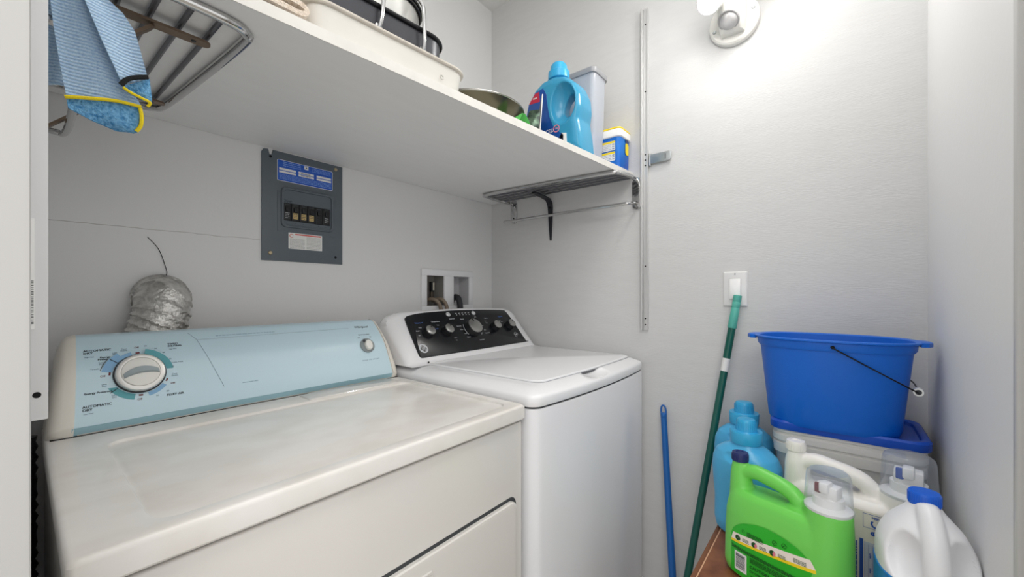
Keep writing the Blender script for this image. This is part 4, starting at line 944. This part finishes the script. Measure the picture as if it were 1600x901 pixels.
# ------------------------------------------------------------------ two sky blue softener bottles
def softener(label, loc, rotz, s, w):
    t = thing('softener_bottle', label, 'bottle', loc, rotz, 'sky blue softener bottles')
    b = NB(); zz = [0, .004, .03, .09, .135, .175, .205, .228, .243, .252, .262]; aa = [(.070, .042), (.080, .050), (.084, .056), (.083, .056), (.087, .059), (.090, .061), (.087, .060), (.076, .055), (.056, .045), (.038, .034), (.032, .032)]
    loft(b, [at([(x*s*w, y*s*w) for x, y in sup(0, 0, a, c, 2.6, 44)], z*s) for z, (a, c) in zip(zz, aa)])
    cs = []
    for sg in (1, -1):
        for yy in (1, -1):
            c = NB(); ball(c, (sg*.062*s*w, yy*.076*s*w, .135*s), 1, (.026*s, .024*s, .080*s), Matrix.Rotation(0, 4, 'Z')); cs.append(c)
    c = NB(); ball(c, (0, .070*s*w, .226*s), 1, (.040*s, .022*s, .022*s)); cs.append(c)
    link('body', solid(b, cs, .0026, 6), SOFT, t, smooth=3, world=False)
    bm = NB(); lathe(bm, [(.034*s, .256*s), (.0385*s, .257*s), (.0392*s, .260*s), (.0400*s, .287*s), (.0385*s, .2895*s), (.0290*s, .288*s), (.0262*s, .290*s), (.0235*s, .316*s), (.021*s, .3205*s), (.012*s, .322*s), (.0004, .3222*s)], None, 40); cp = link('cap', bm, SOFTC, t, world=False)
    bm = NB()
    for i in range(30): box(bm, -.0005*s, .0005*s, .0255*s, .0262*s, .292*s, .314*s, 0, 2, Matrix.Rotation(2*PI*i/30, 4, 'Z'))
    link('cap_ribs', bm, SOFTC, cp, world=False); return t
softener('nearer sky blue softener bottle, behind the green jug', (1.235, .194, TZ+.0005), math.radians(62), .97, 1.0)
softener('rear sky blue softener bottle against the far wall, cap just above the nearer one', (1.385, .2235, TZ+.0005), math.radians(80), 1.0, .90)

# ------------------------------------------------------------------ things on the shelf
SZ = 1.6385
# detergent bottle with a see-through round handle; local u = -y (viewer's right), drawn in world y,z
db = thing('detergent_bottle', 'aqua blue detergent bottle with a handle hole, at the shelf edge', 'bottle', (1.185, .755, SZ))
out = [(.868, 1.6385), (.872, 1.70), (.868, 1.78), (.853, 1.845), (.825, 1.888), (.790, 1.908), (.745, 1.912), (.700, 1.898), (.668, 1.868), (.650, 1.828), (.646, 1.785), (.652, 1.745), (.644, 1.70), (.637, 1.6385)]
MX = basis((1.185, 0, 0), (0, -1, 0), (0, 0, 1))      # x_local = -y, normal = -X
b = NB()
ol = []
for i in range(len(out)-1):
    for q in range(3):
        t_ = q/3; ol.append((-(out[i][0]*(1-t_)+out[i+1][0]*t_), out[i][1]*(1-t_)+out[i+1][1]*t_))
ol.append((-out[-1][0], out[-1][1]))
def inset(P, q, c=(-.757, 1.775)): return [(c[0]+(x-c[0])*(1-q), max(1.6386, c[1]+(y-c[1])*(1-q))) for x, y in P]
loft(b, [[MX @ V(x, y, d) for x, y in inset(ol, q)] for q, d in ((.22, -.056), (.08, -.050), (.02, -.038), (0, -.02), (0, .02), (.02, .038), (.08, .050), (.22, .056))])
tube(b, [(1.185, .755, 1.89), (1.185, .755, 1.925)], .030, 24)
hole = NB(); prism(hole, [(-y+.0, z) for y, z in [(.694+.024*math.cos(a)-.006*math.sin(a), 1.802+.036*math.sin(a)) for a in [2*PI*i/20 for i in range(20)]]], -.09, .09, MX)
dent = NB(); ball(dent, (-.706, 1.806, .072), 1, (.049, .074, .055), MX); dent2 = NB(); ball(dent2, (-.706, 1.806, -.072), 1, (.054, .078, .060), MX)
link('body', solid(b, [dent, dent2, hole], .0028, 6), DETB, db, smooth=3)
bm = NB(); lathe(bm, [(.030, 0), (.037, .002), (.0375, .004), (.0365, .028), (.034, .030), (.031, .031), (.030, .034), (.028, .050), (.022, .058), (.010, .0615), (.0004, .062)], Matrix.Translation((1.185, .755, 1.914)), 40); link('cap', bm, SOFTC, db)
bm = NB(); lp = [(-.862, 1.642), (-.864, 1.70), (-.859, 1.775), (-.842, 1.838), (-.815, 1.870), (-.782, 1.876), (-.768, 1.850), (-.764, 1.81), (-.757, 1.77), (-.742, 1.735), (-.720, 1.712), (-.700, 1.70), (-.700, 1.642)]
prism(bm, lp, .0500, .0575, MX, .0015); dl = link('front_label', bm, DETL, db, smooth=.5, label='dark blue printed label')
ML = MX @ Matrix.Translation((0, 0, .0575))
bm = NB(); prism(bm, [(-.842, 1.836), (-.815, 1.866), (-.798, 1.868), (-.794, 1.834)], 0, .0004, ML); link('red_flash', bm, mat('crimson flash', '#b8233f', .5), dl)
bm = NB(); text(bm, 'ADVANCED', ML, .0175, -.785, 1.722, .0); text(bm, 'FABRIC CARE', ML, .0095, -.775, 1.704, .0); arc(bm, ML @ Matrix.Translation((-.806, 1.790, 0)), .0, .018, 0, 359, .0004, 24); text(bm, 'new', ML, .010, -.815, 1.851, .02, 0, 'CENTER', .0008); o = link('lettering', bm, LWHITE, dl); o['kind'] = 'stuff'
bm = NB(); prism(bm, rrect(-.772, 1.681, .022, .005, .002, 2), 0, .0005, ML); link('green_bar', bm, mat('green print', '#6fbf3f', .5), dl)
bm = NB(); arc(bm, MX @ Matrix.Translation((-.728, 1.725, .0574)), .0095, .0125, 0, 359, .0006, 24); text(bm, '150', MX @ Matrix.Translation((-.728, 1.725, .0572)), .008, 0, 0, .02); link('round_stamp', bm, mat('pink stamp', '#e38aa0', .5), db)
bm = NB(); prism(bm, [(-.752, 1.648), (-.742, 1.676), (-.722, 1.684), (-.708, 1.706), (-.690, 1.702), (-.688, 1.660), (-.705, 1.646)], .0555, .0575, MX, .0005); link('picture_patch', bm, LWHITE, db)
bm = NB()
for i in range(3): dash(bm, MX @ Matrix.Translation((-.712, 1.655+.014*i, .0576)), 0, 0, .011, .008)
o = link('picture_print', bm, mat('lilac print', '#8d9bd0', .5), db); o['kind'] = 'stuff'

# milky cereal container
cc = thing('cereal_container', 'tall milky plastic storage container with a grey lid, behind the aqua bottle', 'container', (1.322, .78, SZ))
def csec(q, z, r=.018): return at(rrect(1.322, .778, .050-q, .112-q, r, 5), z)
bm = NB(); loft(bm, [csec(.014, SZ+.0005), csec(.010, SZ+.006), csec(.003, 1.80), csec(.001, 1.945), csec(-.001, 1.955), csec(-.001, 1.962), csec(.0015, 1.962), csec(.0035, 1.945), csec(.0055, 1.80), csec(.0125, SZ+.008)]); link('body', bm, MILKY, cc, smooth=.6)
bm = NB(); loft(bm, [csec(-.005, 1.956), csec(-.006, 1.959), csec(-.006, 1.972), csec(-.003, 1.976), csec(.01, 1.977)]); link('lid', bm, GREYL, cc, smooth=.6)
bm = NB(); box(bm, 1.290, 1.352, .70, .82, SZ+.009, 1.765, .01); link('contents', bm, mat('pale blue powder', '#b9c8ea', .8), cc)

# wipes tub
wt_ = thing('wipes_tub', 'blue and yellow cleaning wipes tub at the right end of the shelf', 'tub', (1.425, .672, SZ))
def us(q, z): return at(rrect(1.424, .672, .049-q, .056-q, .016, 5), z)
bm = NB(); loft(bm, [us(.005, SZ+.0005), us(.003, SZ+.004), us(.001, 1.752)]); link('body', bm, WIPE, wt_, smooth=.6)
bm = NB(); loft(bm, [us(0, 1.750), us(-.003, 1.753), us(-.003, 1.776), us(-.001, 1.779)]); link('lid_band', bm, WIPEL, wt_, smooth=.6)
bm = NB(); loft(bm, [us(-.002, 1.779), us(-.0025, 1.781), us(-.001, 1.785), us(.006, 1.787)]); link('lid_rim', bm, YEL, wt_, smooth=.6)
MXw = basis((1.3745, 0, 0), (0, -1, 0), (0, 0, 1))
for z0, z1 in ((1.664, 1.697), (1.702, 1.736)):
    bm = NB(); prism(bm, rrect(-.664, (z0+z1)/2, .030, (z1-z0)/2, .002, 2), 0, .0006, MXw); q = link('label', bm, LWHITE, wt_)
    bm = NB(); dash(bm, MXw @ Matrix.Translation((0, 0, .0006)), -.664, z1-.004, .060, .007); o = link('heading', bm, YEL, q); o['kind'] = 'stuff'
    bm = NB(); greek(bm, MXw @ Matrix.Translation((0, 0, .0006)), -.69, -.648, z0+.002, z1-.009, 4, .0014, int(z0*1000)); greek(bm, MXw @ Matrix.Translation((0, 0, .0006)), -.645, -.637, z0+.002, z1-.009, 3, .004, 3); o = link('print', bm, mat('slate print', '#7d8ba8', .6), q); o['kind'] = 'stuff'
MY = basis((0, .6155, 0), (1, 0, 0), (0, 0, 1))
bm = NB(); prism(bm, rrect(1.436, 1.715, .014, .022, .011, 4), 0, .0006, MY); link('yellow_badge', bm, YEL, wt_)
bm = NB(); prism(bm, rrect(1.436, 1.744, .014, .006, .001, 2), .0002, .0008, MY); link('dark_badge', bm, NAVY, wt_)

# pouches and paper scraps between wok and bottle
pc = thing('seed_packet', 'dark green foil packet standing upright between the wok and the aqua bottle', 'packet', (.965, .73, SZ))
bm = NB(); secs = []
for z, w, t_ in ((1.6390, .020, .0008), (1.645, .021, .005), (1.675, .022, .009), (1.705, .020, .006), (1.724, .018, .0015), (1.738, .015, .0008)):
    tilt = (z-1.6385)*.25
    secs.append([V(.972+a*.4*w+tilt+b*t_, .727-tilt*.2-a*w, z) for a, b in ((-1, 0), (-.6, -1), (0, -1.2), (.6, -1), (1, 0), (.6, 1), (0, 1.2), (-.6, 1))])
loft(bm, secs); link('pouch', bm, mat('dark green foil', '#27332e', .25, .5, var=.6, vscale=40, col2='#6f8a72', bump=.5, bscale=50), pc)
p2 = thing('card_packet', 'thin white-edged card standing upright against the aqua bottle', 'packet', (1.06, .76, SZ))
P = [V(1.018, .7205, 1.639), V(1.105, .812, 1.639), V(1.122, .800, 1.770), V(1.034, .7180, 1.800)]
nrm = (P[1]-P[0]).cross(P[3]-P[0]).normalized()
bm = NB(); loft(bm, [[p+nrm*.0016 for p in P], [p-nrm*.0016 for p in P]]); link('card', bm, mat('white card', '#e4e3de', .6), p2, smooth=0)
q = [P[0]*.96+P[2]*.04, P[1]*.96+P[3]*.04, P[2]*.96+P[0]*.04, P[3]*.96+P[1]*.04]
bm = NB(); loft(bm, [[p+nrm*.0021 for p in q], [p-nrm*.0021 for p in q]]); link('printed_face', bm, mat('dark picture print', '#38382f', .4, var=.6, vscale=30, col2='#8f8a74'), p2, smooth=0)
gt = thing('paper_scrap', 'bright green folded paper scrap at the shelf edge by the wok', 'paper', (.875, .668, SZ))
bm = NB(); rows = []
for i, (a, h) in enumerate(((0, .0), (.012, .012), (.020, .030), (.034, .033), (.050, .020), (.062, .004))):
    rows.append([V(.85+a, .672, SZ+.001+h), V(.852+a, .715, SZ+.001+h*.8), V(.852+a, .715, SZ+.0018+h*.8), V(.85+a, .672, SZ+.0018+h)])
loft(bm, rows); link('sheet', bm, mat('bright green paper', '#5fc060', .7), gt)

# wok lying at the shelf edge
wk = thing('wok', 'dark steel wok with bright rim on the shelf, right of the white enamel pan', 'wok', (.86, .855, SZ))
bm = NB(); lathe(bm, [(.0004, .001), (.055, .001), (.078, .008), (.108, .026), (.130, .050), (.148, .078), (.150, .080), (.1485, .0815), (.128, .052), (.106, .029), (.076, .011), (.0004, .004)], Matrix.Translation((.868, .853, SZ)) @ Matrix.Rotation(math.radians(1.0), 4, 'X'), 64); link('bowl', bm, WOK, wk)
bm = NB(); tube(bm, [(.868+.1485*math.cos(2*PI*i/64), .853+.1485*math.sin(2*PI*i/64), SZ+.0805+.0026*math.sin(2*PI*i/64)) for i in range(65)], .0028, 8); link('rim', bm, WOKR, wk)

# white enamel pan, roasting pan, pots
ang = math.radians(-4.3)
def lp_(name, label, cat, cx, cy, z): return thing(name, label, cat, (cx, cy, z), ang)
pn = lp_('enamel_pan', 'rectangular white enamel pan with a rolled rim along the shelf front', 'pan', .503, .838, SZ)
def ps(hx, hy, z, r): return at(rrect(0, 0, hx, hy, r, 6), z)
bm = NB(); loft(bm, [ps(.158, .128, .0008, .03), ps(.166, .136, .003, .034), ps(.172, .142, .018, .036), ps(.177, .146, .052, .038), ps(.1745, .1435, .052, .036), ps(.168, .138, .014, .033), ps(.16, .13, .004, .03)]); link('body', bm, PANW, pn, smooth=.8, world=False)
bm = NB(); P = rrect(0, 0, .1785, .1475, .039, 8); tube(bm, [(x, y, .0525) for x, y in P]+[(P[0][0], P[0][1], .0525)], .0042, 10); link('rim', bm, PANR, pn, world=False)
bm = NB(); arc(bm, basis((.105, -.1432, .020), (1, 0, 0), (0, .14, 1)), .004, .0052, 30, 330, .0008); link('stamp', bm, mat('grey stamp', '#a7a49c', .6), pn, world=False)
ro = lp_('roasting_pan', 'dark nonstick roasting pan with steel handles standing in the white enamel pan', 'pan', .487, .842, SZ+.0045)
bm = NB(); loft(bm, [ps(.140, .105, 0, .04), ps(.150, .116, .004, .044), ps(.153, .120, .040, .045), ps(.156, .124, .112, .048), ps(.1535, .1215, .112, .046), ps(.149, .116, .012, .043), ps(.142, .106, .006, .04)]); link('body', bm, ROAST, ro, smooth=.8, world=False)
bm = NB(); P = rrect(0, 0, .1575, .1255, .05, 8); tube(bm, [(x, y, .112) for x, y in P]+[(P[0][0], P[0][1], .112)], .0048, 10); link('rim', bm, ROASTR, ro, world=False)
for s in (-1, 1):
    xa, xb = (-.020, .085) if s < 0 else (-.05, .05); y = s*.124
    bm = NB(); tube(bm, [(xa, y+s*.004, .068), (xa+.002, y+s*.010, .082), (xa+.004, y+s*.013, .11), (xa+.006, y+s*.013, .150), (xa+.014, y+s*.013, .162), (xa+.026, y+s*.013, .166), (xb-.026, y+s*.013, .166), (xb-.014, y+s*.013, .162), (xb-.006, y+s*.013, .150), (xb-.004, y+s*.013, .11), (xb-.002, y+s*.010, .082), (xb, y+s*.004, .068)], .0044, 12, 4); hd = link('handle', bm, CHROME, ro, world=False)
    for x in (xa, xb):
        bm = NB(); prism(bm, rrect(x, .062, .008, .014, .006, 4), 0, .004, basis((0, y-s*.0005, 0), (-s, 0, 0), (0, 0, 1)) if s > 0 else basis((0, y+.0005, 0), (1, 0, 0), (0, 0, 1)), .001); link('mount', bm, CHROME, hd, world=False)
        bm = NB(); lathe(bm, [(.0048, 0), (.0045, .0025), (.002, .0035), (.0004, .0036)], frame((x if s < 0 else -x, y+s*.0045, .060), (0, s, 0)), 14); link('rivet', bm, CHROME, hd, world=False)
sp = thing('stockpot', 'steel stockpot with a black rim nested in the dark roasting pan', 'pot', (.535, .842, SZ+.012))
bm = NB(); lathe(bm, [(.0004, 0), (.085, 0), (.093, .006), (.094, .185), (.0925, .185), (.091, .008), (.0004, .003)], None, 56); link('body', bm, STEEL, sp, world=False)
bm = NB(); tube(bm, [(.0955*math.cos(2*PI*i/56), .0955*math.sin(2*PI*i/56), .186) for i in range(57)], .004, 10); link('rim', bm, ROASTR, sp, world=False)
sl = thing('pot_lid', 'domed steel lid with a dark edge on the stockpot, at the top of the stack', 'lid', (.535, .842, SZ+.2030))
bm = NB(); lathe(bm, [(.093, -.001), (.099, .0), (.099, .004), (.092, .010), (.07, .022), (.04, .030), (.0004, .034)], None, 56); link('dome', bm, STEEL, sl, world=False)
bm = NB(); tube(bm, [(.0995*math.cos(2*PI*i/56), .0995*math.sin(2*PI*i/56), .002) for i in range(57)], .0032, 8); link('edge', bm, ROASTR, sl, world=False)
bm = NB(); lathe(bm, [(.008, .033), (.007, .042), (.018, .048), (.018, .056), (.0004, .060)], None, 24); link('knob', bm, ROASTR, sl, world=False)
# folded beige towel
ft = thing('folded_towel', 'folded beige terry towel on the shelf, left of the white enamel pan', 'towel', (.24, .80, SZ))
bm = NB(); rnd = random.Random(4)
def fold(bm, z0, z1, xr, y0):
    """a layer folded back on itself: bulging end at the right"""
    h = (z1-z0)/2; zc = (z0+z1)/2; th = h*.46; sec = []
    P = []
    for i in range(9): P.append((.015+(xr-h-.015)*i/8, zc-h+th))
    for i in range(1, 8): a = -PI/2+PI*i/8; P.append((xr-h+h*math.cos(a)*.98, zc+(h-th)*math.sin(a)*1.0))
    for i in range(9): P.append((xr-h-(xr-h-.015)*i/8, zc+h-th))
    rows = []
    for x, z in P: rows.append((x, z))
    S = []
    for k, (x, z) in enumerate(rows):
        x2, z2 = rows[min(k+1, len(rows)-1)]; x1, z1_ = rows[max(k-1, 0)]; d = V(x2-x1, 0, z2-z1_).normalized(); n = V(d.z, 0, -d.x)
        ring = []
        for j in range(13):
            y = y0+.24*j/12; e = 1 if 0 < j < 12 else .55
            ring.append(V(x, y, z)+n*th*e*(1+.12*math.sin(9*x+j*1.7)))
        for j in range(12, -1, -1):
            y = y0+.24*j/12; e = 1 if 0 < j < 12 else .55
            ring.append(V(x, y, z)-n*th*e*(1+.12*math.sin(7*x+j*1.3)))
        S.append(ring)
    loft(bm, S)
fold(bm, SZ+.002, SZ+.034, .3115, .702); link('lower_fold', bm, BEIGE, ft, smooth=1.2)
bm = NB(); fold(bm, SZ+.0355, SZ+.066, .300, .706); link('upper_fold', bm, BEIGE, ft, smooth=1.2)

# ------------------------------------------------------------------ microfibre cloth hanging from the left rack
mc = thing('microfibre_cloth', 'pale blue microfibre cloth with yellow trim draped over the left rack', 'cloth', (.06, .74, 1.6))
def sheet(rows, th, m, name, n=14, amp=.003, ph=.4, fr=2.0, edge=0.):
    """rows of (x left, x right, z left, z right, y) from top to bottom, waved in depth"""
    D_ = []
    for i in range(len(rows)-1):
        for q in range(5):
            t = q/5; D_.append(tuple(rows[i][k]*(1-t)+rows[i+1][k]*t for k in range(5)))
    D_.append(rows[-1]); S = []
    for k, (a0, a1, z0, z1, y) in enumerate(D_):
        f = []; bk_ = []
        for j in range(n+1):
            t = j/n; wv = amp*math.sin(t*PI*fr+ph+.02*k)+edge*(2*t-1)**4
            p = V(a0+(a1-a0)*t, y+wv, z0+(z1-z0)*t); f.append(p); bk_.append(p+V(0, th*(.4 if j in (0, n) else 1), 0))
        S.append(f+bk_[::-1])
    bm = NB(); loft(bm, S); return link(name, bm, m, mc, smooth=1.4)
F1 = [(0.023, 0.058, 1.6, 1.6, 0.731), (0.023, 0.062, 1.549, 1.572, 0.724), (0.024, 0.065, 1.53, 1.553, 0.724), (0.027, 0.072, 1.494, 1.518, 0.723), (0.031, 0.083, 1.458, 1.477, 0.721), (0.035, 0.094, 1.428, 1.445, 0.719), (0.037, 0.104, 1.414, 1.426, 0.718)]
F2 = [(0.044, 0.060, 1.6, 1.6, 0.727), (0.046, 0.061, 1.558, 1.564, 0.714), (0.049, 0.07, 1.539, 1.548, 0.712), (0.056, 0.085, 1.516, 1.535, 0.709), (0.064, 0.096, 1.492, 1.516, 0.707), (0.073, 0.102, 1.468, 1.489, 0.706), (0.083, 0.108, 1.443, 1.461, 0.706)]
F3 = [(0.022, 0.053, 1.6, 1.6, 0.775), (0.022, 0.053, 1.566, 1.584, 0.8), (0.022, 0.05, 1.508, 1.522, 0.8), (0.018, 0.046, 1.468, 1.475, 0.8), (0.018, 0.043, 1.448, 1.455, 0.8)]
F4 = [(0.0362, 0.103, 1.4135, 1.4255, 0.7135), (0.038, 0.103, 1.398, 1.403, 0.712), (0.056, 0.102, 1.391, 1.391, 0.714), (0.079, 0.098, 1.386, 1.388, 0.717)]
F5 = [(0.085, 0.11, 1.441, 1.46, 0.706), (0.089, 0.112, 1.434, 1.439, 0.706), (0.103, 0.113, 1.431, 1.431, 0.709)]
sheet(F1, .004, WAFF, 'front_layer'); sheet(F2, .005, WAFF, 'right_layer', 14, .004, -1.6, 1.3)
sheet(F3, .004, WAFF, 'rear_layer'); sheet(F4, .006, FLUFF, 'turned_hem', 14, .0015); sheet(F5, .004, FLUFF, 'inner_fold', 10, .001)
def trim(pts, m, name, r=.0022):
    bm = NB(); tube(bm, pts, r, 8, 5); return link(name, bm, m, mc)
trim([(0.035, 0.712, 1.41), (0.055, 0.710, 1.415), (0.077, 0.709, 1.42), (0.093, 0.709, 1.421), (0.102, 0.709, 1.421)], YTRIM, 'yellow_trim')
trim([(0.101, 0.709, 1.419), (0.1025, 0.709, 1.409), (0.102, 0.711, 1.397), (0.098, 0.714, 1.389)], YTRIM, 'yellow_trim')
trim([(0.084, 0.701, 1.437), (0.091, 0.701, 1.433), (0.102, 0.702, 1.43), (0.11, 0.704, 1.428), (0.108, 0.707, 1.423)], YTRIM, 'yellow_trim', .0018)
trim([(0.082, 0.700, 1.439), (0.087, 0.699, 1.447), (0.095, 0.699, 1.453), (0.107, 0.700, 1.459)], BTRIM, 'black_trim', .0030)
bm = NB(); S = []
for y, z in ((.7285, 1.590), (.7325, 1.605), (.742, 1.6168), (.755, 1.6176), (.768, 1.614), (.776, 1.598)):
    S.append([V(.022+.038*j/8, y, z) for j in range(9)]+[V(.022+.038*j/8, y+.003, z-.003) for j in range(8, -1, -1)])
loft(bm, S); link('top_fold', bm, WAFF, mc, smooth=1.2)

for o in list(bpy.data.objects):
    if o.type == 'MESH' and o.users_collection == (): bpy.data.objects.remove(o)
